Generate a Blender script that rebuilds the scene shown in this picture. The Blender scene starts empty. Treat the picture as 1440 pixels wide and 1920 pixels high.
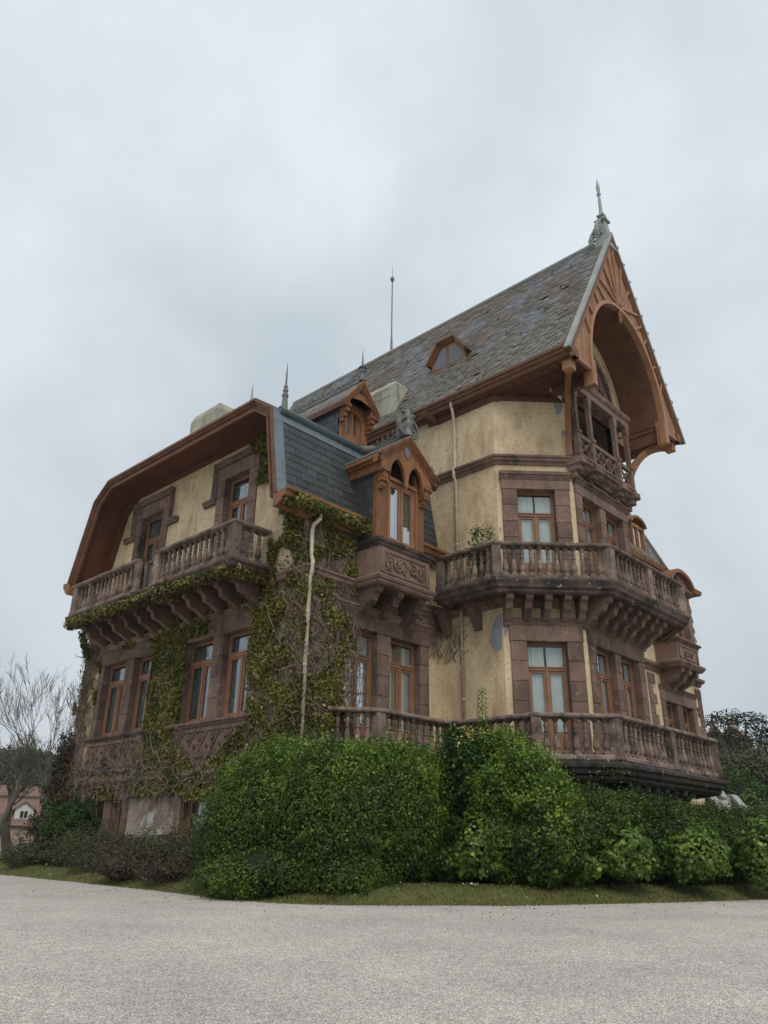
import bpy, math, random
import numpy as np
from mathutils import Matrix, Vector

# ------------------------------------------------------------------ camera, sky, sun, exposure
SC = bpy.context.scene
COL = SC.collection
rng = np.random.default_rng(7)
random.seed(7)

CAMZ = 1.1
pitch, roll, azi = math.radians(23.4), math.radians(0.94), math.radians(43.4)
_f = np.array([math.cos(azi)*math.cos(pitch), math.sin(azi)*math.cos(pitch), math.sin(pitch)])
_r = np.array([math.sin(azi), -math.cos(azi), 0.0])
_u = np.cross(_r, _f)
_r2 = _r*math.cos(roll)+_u*math.sin(roll)
_u2 = -_r*math.sin(roll)+_u*math.cos(roll)
cam_d = bpy.data.cameras.new('camera')
cam = bpy.data.objects.new('camera', cam_d)
COL.objects.link(cam)
M = Matrix(((_r2[0], _u2[0], -_f[0], 0), (_r2[1], _u2[1], -_f[1], 0), (_r2[2], _u2[2], -_f[2], CAMZ), (0, 0, 0, 1)))
cam.matrix_world = M
cam_d.sensor_fit = 'VERTICAL'
cam_d.sensor_height = 24.0
cam_d.lens = 1460/1920*24.0
cam_d.clip_end = 3000
SC.camera = cam

world = bpy.data.worlds.new('World')
SC.world = world
world.use_nodes = True
wn, wl = world.node_tree.nodes, world.node_tree.links
wn.clear()
SUN_EL, SUN_AZ = math.radians(52), math.radians(238)      # azimuth measured from +X, counter-clockwise
out = wn.new('ShaderNodeOutputWorld')
bg = wn.new('ShaderNodeBackground')
bg.inputs['Strength'].default_value = 0.1
sky = wn.new('ShaderNodeTexSky')
sky.sky_type = 'NISHITA'
sky.sun_disc = False
sky.sun_elevation = SUN_EL
sky.sun_rotation = math.radians(90)-SUN_AZ
tc = wn.new('ShaderNodeTexCoord')
mp = wn.new('ShaderNodeMapping')
mp.inputs['Scale'].default_value = (1.0, 1.0, 1.0)
n1 = wn.new('ShaderNodeTexNoise')
n1.inputs['Scale'].default_value = 2.6
n1.inputs['Detail'].default_value = 5.0
n1.inputs['Roughness'].default_value = 0.5
n1.inputs['Distortion'].default_value = 0.15
wl.new(tc.outputs['Generated'], mp.inputs['Vector'])
wl.new(mp.outputs['Vector'], n1.inputs['Vector'])
cr = wn.new('ShaderNodeValToRGB')
cr.color_ramp.elements[0].position = 0.30
cr.color_ramp.elements[0].color = (5.9, 6.7, 7.3, 1)
cr.color_ramp.elements[1].position = 0.68
cr.color_ramp.elements[1].color = (9.0, 9.5, 10.05, 1)
wl.new(n1.outputs['Fac'], cr.inputs['Fac'])
sepw = wn.new('ShaderNodeSeparateXYZ')
wl.new(tc.outputs['Generated'], sepw.inputs['Vector'])
gr = wn.new('ShaderNodeMapRange')
gr.inputs['From Min'].default_value = 0.0
gr.inputs['From Max'].default_value = 0.75
gr.inputs['To Min'].default_value = 0.74
gr.inputs['To Max'].default_value = 1.05
wl.new(sepw.outputs['Z'], gr.inputs['Value'])
vm = wn.new('ShaderNodeVectorMath'); vm.operation = 'SCALE'
wl.new(cr.outputs['Color'], vm.inputs[0]); wl.new(gr.outputs['Result'], vm.inputs['Scale'])
mx = wn.new('ShaderNodeMixRGB')
mx.inputs['Fac'].default_value = 0.93
wl.new(sky.outputs['Color'], mx.inputs['Color1'])
wl.new(vm.outputs['Vector'], mx.inputs['Color2'])
wl.new(mx.outputs['Color'], bg.inputs['Color'])
wl.new(bg.outputs['Background'], out.inputs['Surface'])

sun_d = bpy.data.lights.new('sun', 'SUN')
sun_d.energy = 1.5
sun_d.angle = math.radians(35)
sun_d.color = (1.0, 0.95, 0.86)
sun = bpy.data.objects.new('sun', sun_d)
COL.objects.link(sun)
sd = Vector((math.cos(SUN_AZ)*math.cos(SUN_EL), math.sin(SUN_AZ)*math.cos(SUN_EL), math.sin(SUN_EL)))
sun.rotation_euler = sd.to_track_quat('Z', 'Y').to_euler()
sun.location = (0, 0, 40)

SC.view_settings.view_transform = 'Standard'
SC.view_settings.look = 'None'
SC.view_settings.exposure = 0.0
SC.view_settings.gamma = 1.0
SC.view_settings.use_curve_mapping = False

# ------------------------------------------------------------------ materials
def _mat(name):
    m = bpy.data.materials.new(name); m.use_nodes = True
    nt = m.node_tree
    return m, nt.nodes, nt.links, nt.nodes['Principled BSDF']

def surf(name, c1, c2, scale=1.5, rough=0.85, c3=None, s3=4.0, t3=(0.55, 0.7), stretch=(1, 1, 1), bump=0.15, bscale=40,
         objrand=0.0, attr=None, spec=0.3, metal=0.0, c4=None, s4=20.0, t4=(0.6, 0.65), stretch3=None):
    """two-tone noise, an optional stain colour c3 and a speckle c4, noise relief, per-object or per-leaf value change"""
    m, N, L, P = _mat(name)
    geo = N.new('ShaderNodeNewGeometry')
    def noise(sc, st, det=4):
        mp_ = N.new('ShaderNodeMapping'); mp_.inputs['Scale'].default_value = st
        L.new(geo.outputs['Position'], mp_.inputs['Vector'])
        n = N.new('ShaderNodeTexNoise'); n.inputs['Scale'].default_value = sc; n.inputs['Detail'].default_value = det
        n.inputs['Roughness'].default_value = 0.6
        L.new(mp_.outputs['Vector'], n.inputs['Vector'])
        return n.outputs['Fac']
    def ramp(fac, a, b):
        r = N.new('ShaderNodeMapRange'); r.inputs['From Min'].default_value = a; r.inputs['From Max'].default_value = b
        L.new(fac, r.inputs['Value']); return r.outputs['Result']
    def mix(fac, a, b):
        x = N.new('ShaderNodeMixRGB')
        L.new(fac, x.inputs['Fac'])
        for s, v in (('Color1', a), ('Color2', b)):
            if isinstance(v, tuple): x.inputs[s].default_value = (*v, 1)
            else: L.new(v, x.inputs[s])
        return x.outputs['Color']
    col = mix(ramp(noise(scale, stretch), 0.33, 0.67), c1, c2)
    if c3: col = mix(ramp(noise(s3, stretch3 or stretch, 6), *t3), col, c3)
    if c4: col = mix(ramp(noise(s4, (1, 1, 1), 2), *t4), col, c4)
    if objrand or attr:
        if attr:
            at = N.new('ShaderNodeAttribute'); at.attribute_name = attr; src = at.outputs['Fac']; amt = max(objrand, 0.35)
        else:
            oi = N.new('ShaderNodeObjectInfo'); src = oi.outputs['Random']; amt = objrand
        r = N.new('ShaderNodeMapRange'); r.inputs['To Min'].default_value = 1-amt; r.inputs['To Max'].default_value = 1+amt
        L.new(src, r.inputs['Value'])
        v = N.new('ShaderNodeVectorMath'); v.operation = 'SCALE'
        L.new(col, v.inputs[0]); L.new(r.outputs['Result'], v.inputs['Scale']); col = v.outputs['Vector']
    L.new(col, P.inputs['Base Color'])
    P.inputs['Roughness'].default_value = rough
    P.inputs['Specular IOR Level'].default_value = spec
    P.inputs['Metallic'].default_value = metal
    if bump:
        b = N.new('ShaderNodeBump'); b.inputs['Strength'].default_value = bump; b.inputs['Distance'].default_value = 0.02
        L.new(noise(bscale, (1, 1, 1), 5), b.inputs['Height'])
        L.new(b.outputs['Normal'], P.inputs['Normal'])
    return m

def leafmat(name, c1, c2, c3=None, amt=0.45, scale=1.2, rough=0.5, trans=0.25, spec=0.35):
    """foliage: colour drifts between c1 and c2 in clumps, each leaf a little lighter or darker"""
    m, N, L, P = _mat(name)
    geo = N.new('ShaderNodeNewGeometry')
    n = N.new('ShaderNodeTexNoise'); n.inputs['Scale'].default_value = scale; n.inputs['Detail'].default_value = 3
    L.new(geo.outputs['Position'], n.inputs['Vector'])
    r = N.new('ShaderNodeMapRange'); r.inputs['From Min'].default_value = 0.36; r.inputs['From Max'].default_value = 0.64
    L.new(n.outputs['Fac'], r.inputs['Value'])
    at = N.new('ShaderNodeAttribute'); at.attribute_name = 'tint'
    x = N.new('ShaderNodeMixRGB'); x.inputs['Color1'].default_value = (*c1, 1); x.inputs['Color2'].default_value = (*c2, 1)
    L.new(r.outputs['Result'], x.inputs['Fac'])
    col = x.outputs['Color']
    if c3:
        r3 = N.new('ShaderNodeMapRange'); r3.inputs['From Min'].default_value = 0.80; r3.inputs['From Max'].default_value = 0.95
        L.new(at.outputs['Fac'], r3.inputs['Value'])
        y = N.new('ShaderNodeMixRGB'); L.new(r3.outputs['Result'], y.inputs['Fac']); L.new(col, y.inputs['Color1'])
        y.inputs['Color2'].default_value = (*c3, 1); col = y.outputs['Color']
    r2 = N.new('ShaderNodeMapRange'); r2.inputs['To Min'].default_value = 1-amt; r2.inputs['To Max'].default_value = 1+amt
    L.new(at.outputs['Fac'], r2.inputs['Value'])
    v = N.new('ShaderNodeVectorMath'); v.operation = 'SCALE'
    L.new(col, v.inputs[0]); L.new(r2.outputs['Result'], v.inputs['Scale'])
    L.new(v.outputs['Vector'], P.inputs['Base Color'])
    P.inputs['Roughness'].default_value = rough
    P.inputs['Specular IOR Level'].default_value = spec
    if trans:
        tr = N.new('ShaderNodeBsdfTranslucent'); L.new(v.outputs['Vector'], tr.inputs['Color'])
        ms = N.new('ShaderNodeMixShader'); ms.inputs['Fac'].default_value = trans
        L.new(P.outputs['BSDF'], ms.inputs[1]); L.new(tr.outputs['BSDF'], ms.inputs[2])
        L.new(ms.outputs['Shader'], N['Material Output'].inputs['Surface'])
    return m

MT = {}
MT['stucco'] = surf('stucco', (.73, .585, .39), (.58, .445, .275), 0.7, .9, c3=(.34, .235, .14), s3=1.5, t3=(.48, .78), stretch3=(1.2, 1.2, .5), bump=.4, bscale=12,
                    c4=(.40, .29, .165), s4=8, t4=(.50, .86))
MT['plaster'] = surf('old_plaster', (.27, .20, .15), (.40, .35, .30), 0.9, .95, c3=(.20, .13, .10), s3=2.0, t3=(.5, .65), bump=.5, bscale=10, c4=(.50, .49, .47), s4=1.4, t4=(.58, .66))
MT['patch'] = surf('cement_patch', (.23, .25, .27), (.30, .31, .32), 3, .9, bump=.3)
MT['stone'] = surf('sandstone', (.225, .147, .115), (.140, .092, .073), 1.6, .9, c3=(.062, .048, .041), s3=1.6, t3=(.52, .72), stretch3=(1, 1, .35), bump=.4, bscale=18, objrand=.22, c4=(.27, .215, .175), s4=5, t4=(.60, .74))
MT['stone_light'] = surf('weathered_sandstone', (.280, .198, .158), (.165, .118, .094), 2.2, .9, c3=(.070, .056, .046), s3=2.4, t3=(.44, .66), bump=.4, bscale=25, objrand=.28, c4=(.36, .33, .29), s4=9, t4=(.62, .72))
MT['stone_slab'] = surf('lichened_stone', (.16, .105, .09), (.10, .075, .065), 2.5, .95, c3=(.040, .036, .032), s3=1.3, t3=(.42, .62), bump=.7, bscale=16, c4=(.38, .36, .33), s4=7, t4=(.67, .70))
MT['stone_black'] = surf('blackened_stone', (.055, .045, .040), (.085, .070, .062), 2.5, .95, c3=(.02, .019, .018), s3=1.8, t3=(.45, .65), bump=.8, bscale=12, c4=(.33, .33, .31), s4=5, t4=(.66, .68))
MT['wood'] = surf('brown_painted_wood', (.275, .128, .054), (.215, .098, .042), 1.3, .55, c3=(.12, .055, .034), s3=3.2, t3=(.48, .72), stretch3=(1, 1, .3), bump=.2, bscale=26, objrand=.16, spec=.3, c4=(.30, .17, .11), s4=12, t4=(.6, .75))
MT['wood_window'] = surf('varnished_window_wood', (.33, .17, .095), (.25, .125, .068), 3, .45, bump=.05, objrand=.1, spec=.4)
MT['wood_brown'] = surf('deep_brown_painted_wood', (.185, .090, .050), (.135, .064, .037), 1.6, .6, c3=(.09, .05, .035), s3=3, t3=(.5, .75), bump=.2, bscale=24, objrand=.12)
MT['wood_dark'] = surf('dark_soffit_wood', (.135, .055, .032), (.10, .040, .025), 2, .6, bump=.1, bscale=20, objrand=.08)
MT['wood_gable'] = surf('gable_wood', (.385, .205, .110), (.31, .160, .084), 1.3, .6, c3=(.19, .095, .062), s3=2.0, t3=(.48, .72), bump=.2, bscale=25, spec=.3, stretch3=(4, 4, .3), objrand=.14)
MT['slate'] = surf('dark_slate', (.052, .056, .060), (.036, .040, .044), 2.5, .5, c3=(.060, .058, .040), s3=1.5, t3=(.55, .75), bump=.2, bscale=18, objrand=.30, spec=.5)
MT['lead'] = surf('lead_sheet', (.20, .25, .28), (.155, .195, .22), 1.5, .5, c3=(.10, .125, .13), s3=3, t3=(.55, .75), bump=.08, bscale=12, metal=.25)
MT['lead_dark'] = surf('weathered_lead', (.215, .22, .21), (.14, .145, .14), 3, .6, bump=.2, metal=.2)
MT['zinc'] = surf('pale_zinc', (.36, .38, .36), (.26, .27, .25), 2, .6, bump=.15, metal=.1)
MT['chimney'] = surf('chimney_render', (.46, .44, .36), (.35, .335, .27), 1.5, .95, c3=(.22, .22, .17), s3=2.4, t3=(.5, .7), stretch3=(1, 1, .3), bump=.3)
MT['pipe'] = surf('drainpipe_paint', (.58, .52, .40), (.47, .41, .30), 3, .6, c3=(.28, .24, .15), s3=8, t3=(.55, .7), bump=.1)
MT['iron'] = surf('dark_iron', (.035, .035, .035), (.05, .045, .04), 3, .6, bump=0)
MT['curtain'] = surf('white_curtain', (.86, .88, .86), (.74, .77, .76), 3, .9, bump=0)
MT['curtain_grey'] = surf('grey_curtain', (.25, .29, .29), (.18, .21, .21), 2, .9, bump=0)
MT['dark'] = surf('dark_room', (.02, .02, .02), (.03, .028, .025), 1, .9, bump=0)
MT['twig'] = surf('ivy_stem', (.26, .195, .155), (.15, .11, .09), 4, .95, bump=0, objrand=0)
MT['twig_grey'] = surf('grey_ivy_stem', (.30, .28, .25), (.2, .18, .16), 3, .95, bump=0)
MT['bark'] = surf('bark', (.14, .125, .10), (.09, .078, .065), 2, .95, bump=.4, bscale=15)
MT['bark_far'] = surf('grey_bark', (.085, .078, .070), (.13, .12, .105), 1, .95, bump=0)
MT['soil'] = surf('soil', (.045, .032, .024), (.065, .05, .035), 3, 1, bump=.6, bscale=12)

def shingle_mat():
    """old roof slates: blue-grey where washed clean, brown and mossy towards the lower right and around the chimney"""
    m = surf('old_shingle', (.125, .135, .155), (.165, .165, .17), 0.5, .55, c3=(.115, .088, .062), s3=0.55, t3=(.40, .54), bump=.25, bscale=10, attr='tint', objrand=.3, spec=.5,
             c4=(.060, .058, .026), s4=1.7, t4=(.56, .70))
    N, L = m.node_tree.nodes, m.node_tree.links; P = N['Principled BSDF']; src = P.inputs['Base Color'].links[0].from_socket
    geo = N.new('ShaderNodeNewGeometry'); sp = N.new('ShaderNodeSeparateXYZ'); L.new(geo.outputs['Position'], sp.inputs['Vector'])
    n = N.new('ShaderNodeTexNoise'); n.inputs['Scale'].default_value = .8; n.inputs['Detail'].default_value = 6; n.inputs['Roughness'].default_value = .7; L.new(geo.outputs['Position'], n.inputs['Vector'])
    a = N.new('ShaderNodeMath'); a.operation = 'MULTIPLY_ADD'; a.inputs[1].default_value = 7.0; L.new(n.outputs['Fac'], a.inputs[0]); L.new(sp.outputs['Z'], a.inputs[2])
    r = N.new('ShaderNodeMapRange'); r.inputs['From Min'].default_value = 21.7; r.inputs['From Max'].default_value = 22.9; r.inputs['To Min'].default_value = .8; r.inputs['To Max'].default_value = 0
    L.new(a.outputs['Value'], r.inputs['Value'])
    n5 = N.new('ShaderNodeTexNoise'); n5.inputs['Scale'].default_value = 5; n5.inputs['Detail'].default_value = 4; L.new(geo.outputs['Position'], n5.inputs['Vector'])
    cr5 = N.new('ShaderNodeValToRGB'); e = cr5.color_ramp.elements; e[0].position = .38; e[0].color = (.05, .045, .028, 1); e[1].position = .62; e[1].color = (.21, .185, .15, 1); L.new(n5.outputs['Fac'], cr5.inputs['Fac'])
    x = N.new('ShaderNodeMixRGB'); L.new(r.outputs['Result'], x.inputs['Fac']); L.new(src, x.inputs['Color1']); L.new(cr5.outputs['Color'], x.inputs['Color2']); L.new(x.outputs['Color'], P.inputs['Base Color'])
    return m
MT['shingle'] = shingle_mat()

def glass_mat(name, tint=(.85, .9, .9), refl=1.0):
    m, N, L, P = _mat(name)
    N.remove(P)
    tr = N.new('ShaderNodeBsdfTransparent'); tr.inputs['Color'].default_value = (*tint, 1)
    gl = N.new('ShaderNodeBsdfGlossy'); gl.inputs['Roughness'].default_value = 0.02
    geo = N.new('ShaderNodeNewGeometry')
    n = N.new('ShaderNodeTexNoise'); n.inputs['Scale'].default_value = 1.8; n.inputs['Detail'].default_value = 1
    L.new(geo.outputs['Position'], n.inputs['Vector'])
    b = N.new('ShaderNodeBump'); b.inputs['Strength'].default_value = .05; b.inputs['Distance'].default_value = .05
    L.new(n.outputs['Fac'], b.inputs['Height']); L.new(b.outputs['Normal'], gl.inputs['Normal'])
    fr = N.new('ShaderNodeFresnel'); fr.inputs['IOR'].default_value = 1.55
    mr = N.new('ShaderNodeMath'); mr.operation = 'MULTIPLY_ADD'; mr.inputs[1].default_value = 1.2*refl; mr.inputs[2].default_value = 0.05*refl; mr.use_clamp = True
    L.new(fr.outputs['Fac'], mr.inputs[0])
    ms = N.new('ShaderNodeMixShader')
    L.new(mr.outputs['Value'], ms.inputs['Fac']); L.new(tr.outputs['BSDF'], ms.inputs[1]); L.new(gl.outputs['BSDF'], ms.inputs[2])
    L.new(ms.outputs['Shader'], N['Material Output'].inputs['Surface'])
    return m
MT['glass'] = glass_mat('window_glass', (.92, .95, .95), .42)
MT['glass_bright'] = glass_mat('mirror_like_window_glass', (.78, .82, .82), 1.15)

# ------------------------------------------------------------------ mesh helpers
WL = {}          # world location of every object made here
def wloc(o): return WL.get(o.name, Vector((0, 0, 0)))

class Fr:
    """a facade: u runs along the wall, d outwards, z up"""
    def __init__(s, ox, oy, ux, uy, nx, ny):
        k = math.hypot(ux, uy); s.o = (ox, oy); s.u = (ux/k, uy/k); k = math.hypot(nx, ny); s.n = (nx/k, ny/k)
    def p(s, u, d, z): return (s.o[0]+u*s.u[0]+d*s.n[0], s.o[1]+u*s.u[1]+d*s.n[1], z)

class MB:
    def __init__(s): s.v = []; s.f = []; s.smooth = False
    def add(s, vs, fs):
        k = len(s.v); s.v += [tuple(p) for p in vs]; s.f += [tuple(i+k for i in f) for f in fs]
        return s
    def box(s, x0, x1, y0, y1, z0, z1):
        return s.add([(x, y, z) for x in (x0, x1) for y in (y0, y1) for z in (z0, z1)],
                     [(0, 1, 3, 2), (4, 6, 7, 5), (0, 4, 5, 1), (2, 3, 7, 6), (0, 2, 6, 4), (1, 5, 7, 3)])
    def fbox(s, F, u0, u1, d0, d1, z0, z1):
        return s.add([F.p(u, d, z) for u in (u0, u1) for d in (d0, d1) for z in (z0, z1)],
                     [(0, 1, 3, 2), (4, 6, 7, 5), (0, 4, 5, 1), (2, 3, 7, 6), (0, 2, 6, 4), (1, 5, 7, 3)])
    def bevbox(s, F, u0, u1, d0, d1, z0, z1, b=.015):
        """box with its front edges chamfered"""
        A = [F.p(u, d0, z) for u, z in ((u0, z0), (u1, z0), (u1, z1), (u0, z1))]
        B = [F.p(u, d1-b, z) for u, z in ((u0, z0), (u1, z0), (u1, z1), (u0, z1))]
        C = [F.p(u, d1, z) for u, z in ((u0+b, z0+b), (u1-b, z0+b), (u1-b, z1-b), (u0+b, z1-b))]
        fs = [(8, 9, 10, 11)]
        for i in range(4):
            j = (i+1) % 4; fs += [(i, j, 4+j, 4+i), (4+i, 4+j, 8+j, 8+i)]
        return s.add(A+B+C, fs)
    def fprism(s, F, poly, d0, d1):
        """polygon (u,z) given depth along the normal"""
        n = len(poly)
        vs = [F.p(u, d0, z) for u, z in poly]+[F.p(u, d1, z) for u, z in poly]
        fs = [tuple(range(n)), tuple(range(2*n-1, n-1, -1))]+[(i, (i+1) % n, n+(i+1) % n, n+i) for i in range(n)]
        return s.add(vs, fs)
    def uprism(s, F, prof, u0, u1):
        """profile (d,z) run along the wall"""
        n = len(prof)
        vs = [F.p(u0, d, z) for d, z in prof]+[F.p(u1, d, z) for d, z in prof]
        fs = [tuple(range(n)), tuple(range(2*n-1, n-1, -1))]+[(i, (i+1) % n, n+(i+1) % n, n+i) for i in range(n)]
        return s.add(vs, fs)
    def slab(s, poly, z0, z1):
        n = len(poly)
        vs = [(x, y, z0) for x, y in poly]+[(x, y, z1) for x, y in poly]
        fs = [tuple(range(n)), tuple(range(2*n-1, n-1, -1))]+[(i, (i+1) % n, n+(i+1) % n, n+i) for i in range(n)]
        return s.add(vs, fs)
    def lathe(s, x, y, prof, seg=8, z=0, rot=0):
        vs = []; fs = []
        for r, h in prof:
            for k in range(seg):
                a = 2*math.pi*k/seg+rot; vs.append((x+r*math.cos(a), y+r*math.sin(a), z+h))
        for i in range(len(prof)-1):
            for k in range(seg):
                k2 = (k+1) % seg; fs.append((i*seg+k, i*seg+k2, (i+1)*seg+k2, (i+1)*seg+k))
        fs.append(tuple(range(seg))); fs.append(tuple((len(prof)-1)*seg+k for k in range(seg)))
        return s.add(vs, fs)
    def tube(s, pts, rad, seg=5):
        pts = [Vector(p) for p in pts]
        if not hasattr(rad, '__len__'): rad = [rad]*len(pts)
        vs = []; fs = []
        for i, p in enumerate(pts):
            t = (pts[min(i+1, len(pts)-1)]-pts[max(i-1, 0)])
            if t.length < 1e-9: t = Vector((0, 0, 1))
            t.normalize()
            a = t.cross(Vector((0.13, 0.21, 1) if abs(t.z) < .9 else (1, 0, .1))); a.normalize(); b = t.cross(a)
            for k in range(seg):
                q = 2*math.pi*k/seg; vs.append(p+(a*math.cos(q)+b*math.sin(q))*rad[i])
        for i in range(len(pts)-1):
            for k in range(seg):
                k2 = (k+1) % seg; fs.append((i*seg+k, i*seg+k2, (i+1)*seg+k2, (i+1)*seg+k))
        fs.append(tuple(range(seg))); fs.append(tuple((len(pts)-1)*seg+k for k in range(seg)))
        return s.add(vs, fs)
    def sweep(s, path, prof, caps=True):
        """profile (outward offset, z) mitred along a plan polyline; outward is to the right of travel"""
        n = len(path); P = [Vector((*p, 0)) for p in path]; offs = []
        for i in range(n):
            ns = []
            for a, b in ((i-1, i), (i, i+1)):
                if 0 <= a and b < n:
                    d = (P[b]-P[a]); d.normalize(); ns.append(Vector((d.y, -d.x, 0)))
            m = sum(ns, Vector((0, 0, 0))); m.normalize(); offs.append(m/max(m.dot(ns[0]), .3))
        k = len(prof); vs = []; fs = []
        for i in range(n):
            for d, z in prof: q = P[i]+offs[i]*d; vs.append((q.x, q.y, z))
        for i in range(n-1):
            for j in range(k):
                j2 = (j+1) % k; fs.append((i*k+j, i*k+j2, (i+1)*k+j2, (i+1)*k+j))
        if caps: fs += [tuple(range(k)), tuple((n-1)*k+j for j in range(k))]
        return s.add(vs, fs)
    def quad(s, a, b, c, d): return s.add([a, b, c, d], [(0, 1, 2, 3)])
    def mesh(s, name, loc):
        me = bpy.data.meshes.new(name)
        me.from_pydata([(x-loc[0], y-loc[1], z-loc[2]) for x, y, z in s.v], [], s.f)
        me.update()
        if s.smooth:
            me.polygons.foreach_set('use_smooth', [True]*len(me.polygons))
        return me
    def build(s, name, mat, parent=None, loc=None, **props):
        if loc is None:
            a = np.array(s.v); loc = Vector(((a[:, 0].min()+a[:, 0].max())/2, (a[:, 1].min()+a[:, 1].max())/2, a[:, 2].min()))
        me = s.mesh(name, loc)
        me.materials.append(MT[mat] if isinstance(mat, str) else mat)
        return link(name, me, parent, loc, **props)

def link(name, me, parent=None, loc=(0, 0, 0), rz=0, **props):
    o = bpy.data.objects.new(name, me); COL.objects.link(o)
    loc = Vector(loc)
    if parent is not None:
        o.parent = parent; o.location = loc-wloc(parent)
    else: o.location = loc
    if rz: o.rotation_euler = (0, 0, rz)
    WL[o.name] = loc
    for k, v in props.items(): o[k] = v
    return o
def thing(name, label, cat, loc, group=None, **k):
    o = link(name, None, None, loc, label=label, category=cat, **k)
    if group: o['group'] = group
    return o

# quick sum-of-sines noise in numpy, about 0..1
class SN:
    def __init__(s, seed, freq, n=9):
        r = np.random.default_rng(seed); d = r.normal(size=(n, 3)); d /= np.linalg.norm(d, axis=1)[:, None]
        s.k = d*freq*(0.6+r.random((n, 1))*1.3); s.p = r.random(n)*6.28
    def __call__(s, P): return 0.5+0.5*np.clip(np.sin(np.asarray(P)@s.k.T+s.p).sum(1)/math.sqrt(len(s.p))/1.3, -1, 1)

def leaves(name, P, Nn, size, mat, parent=None, aspect=.6, droop=0.0, jitter=.6, tint=None, fold=.15, **props):
    """one folded kite-shaped leaf per point"""
    n = len(P); P = np.asarray(P, float); size = np.broadcast_to(size, n).astype(float)*(0.7+0.6*rng.random(n))
    N_ = Nn+rng.normal(size=(n, 3))*jitter; N_ /= np.linalg.norm(N_, axis=1)[:, None]
    R = rng.normal(size=(n, 3)); R[:, 2] -= droop
    T = R-(R*N_).sum(1)[:, None]*N_; T /= np.linalg.norm(T, axis=1)[:, None]+1e-9
    B = np.cross(N_, T)
    s_ = size[:, None]
    V = np.empty((n, 4, 3))
    V[:, 0] = P-T*s_*.5
    V[:, 1] = P+B*s_*aspect*.5+N_*s_*fold
    V[:, 2] = P+T*s_*.5
    V[:, 3] = P-B*s_*aspect*.5+N_*s_*fold
    lo = Vector(P.mean(0)); lo.z = P[:, 2].min()
    if parent is not None and name != 'ivy_leaves': pass
    me = bpy.data.meshes.new(name)
    me.vertices.add(n*4); me.vertices.foreach_set('co', (V-np.array(lo)).reshape(-1))
    me.loops.add(n*4); me.loops.foreach_set('vertex_index', np.arange(n*4, dtype=np.int32))
    me.polygons.add(n); me.polygons.foreach_set('loop_start', np.arange(0, n*4, 4, dtype=np.int32))
    me.update(calc_edges=True)
    t = rng.random(n) if tint is None else tint
    a = me.attributes.new('tint', 'FLOAT', 'POINT'); a.data.foreach_set('value', np.repeat(t, 4).astype(np.float32))
    me.materials.append(MT[mat])
    return link(name, me, parent, lo, **props)

def blob_points(ells, n, lump=.10, lf=2.5, seed=1, zmin=None, depth=.14):
    """points on and just under the lumpy outer skin of a union of ellipsoids (cx,cy,cz,rx,ry,rz)"""
    nz = SN(seed, lf); nz2 = SN(seed+50, lf*3.1)
    E_ = np.array(ells); ar = np.array([(e[3]*e[4]+e[4]*e[5]+e[3]*e[5]) for e in E_]); pick = rng.choice(len(E_), int(n*1.9), p=ar/ar.sum())
    d = rng.normal(size=(len(pick), 3)); d /= np.linalg.norm(d, axis=1)[:, None]
    e = E_[pick]; base = e[:, :3]+d*e[:, 3:]
    k = 1+lump*(nz(base)*2-1)+lump*.5*(nz2(base)*2-1)-depth*rng.random(len(pick))**2.0+.05*rng.random(len(pick))**6
    P = e[:, :3]+d*e[:, 3:]*k[:, None]
    N_ = d/e[:, 3:]; N_ /= np.linalg.norm(N_, axis=1)[:, None]
    keep = np.ones(len(P), bool)
    for i, q in enumerate(E_):
        w = ((P-q[:3])/q[3:]); keep &= ~(((w**2).sum(1) < .80**2) & (pick != i))
    if zmin is not None and (keep & (P[:, 2] > zmin)).sum() > 3: keep &= P[:, 2] > zmin
    if keep.sum() < 3: keep[:] = True
    P = P[keep][:n]; N_ = N_[keep][:n]
    return P, N_

def core(ells, mat, parent, k=.84, zmin=0.0, name='shade_core'):
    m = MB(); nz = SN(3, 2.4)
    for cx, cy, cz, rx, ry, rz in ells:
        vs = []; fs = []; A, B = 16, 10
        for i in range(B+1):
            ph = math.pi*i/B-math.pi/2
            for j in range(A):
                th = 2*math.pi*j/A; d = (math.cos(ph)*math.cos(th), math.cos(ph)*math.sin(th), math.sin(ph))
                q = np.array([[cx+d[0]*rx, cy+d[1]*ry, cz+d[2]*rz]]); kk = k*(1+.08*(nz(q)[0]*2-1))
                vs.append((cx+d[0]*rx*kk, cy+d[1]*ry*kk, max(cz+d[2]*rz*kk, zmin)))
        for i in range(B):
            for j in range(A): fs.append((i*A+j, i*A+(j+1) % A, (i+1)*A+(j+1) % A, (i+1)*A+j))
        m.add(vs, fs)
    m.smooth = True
    return m.build(name, mat, parent, kind='stuff')

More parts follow.
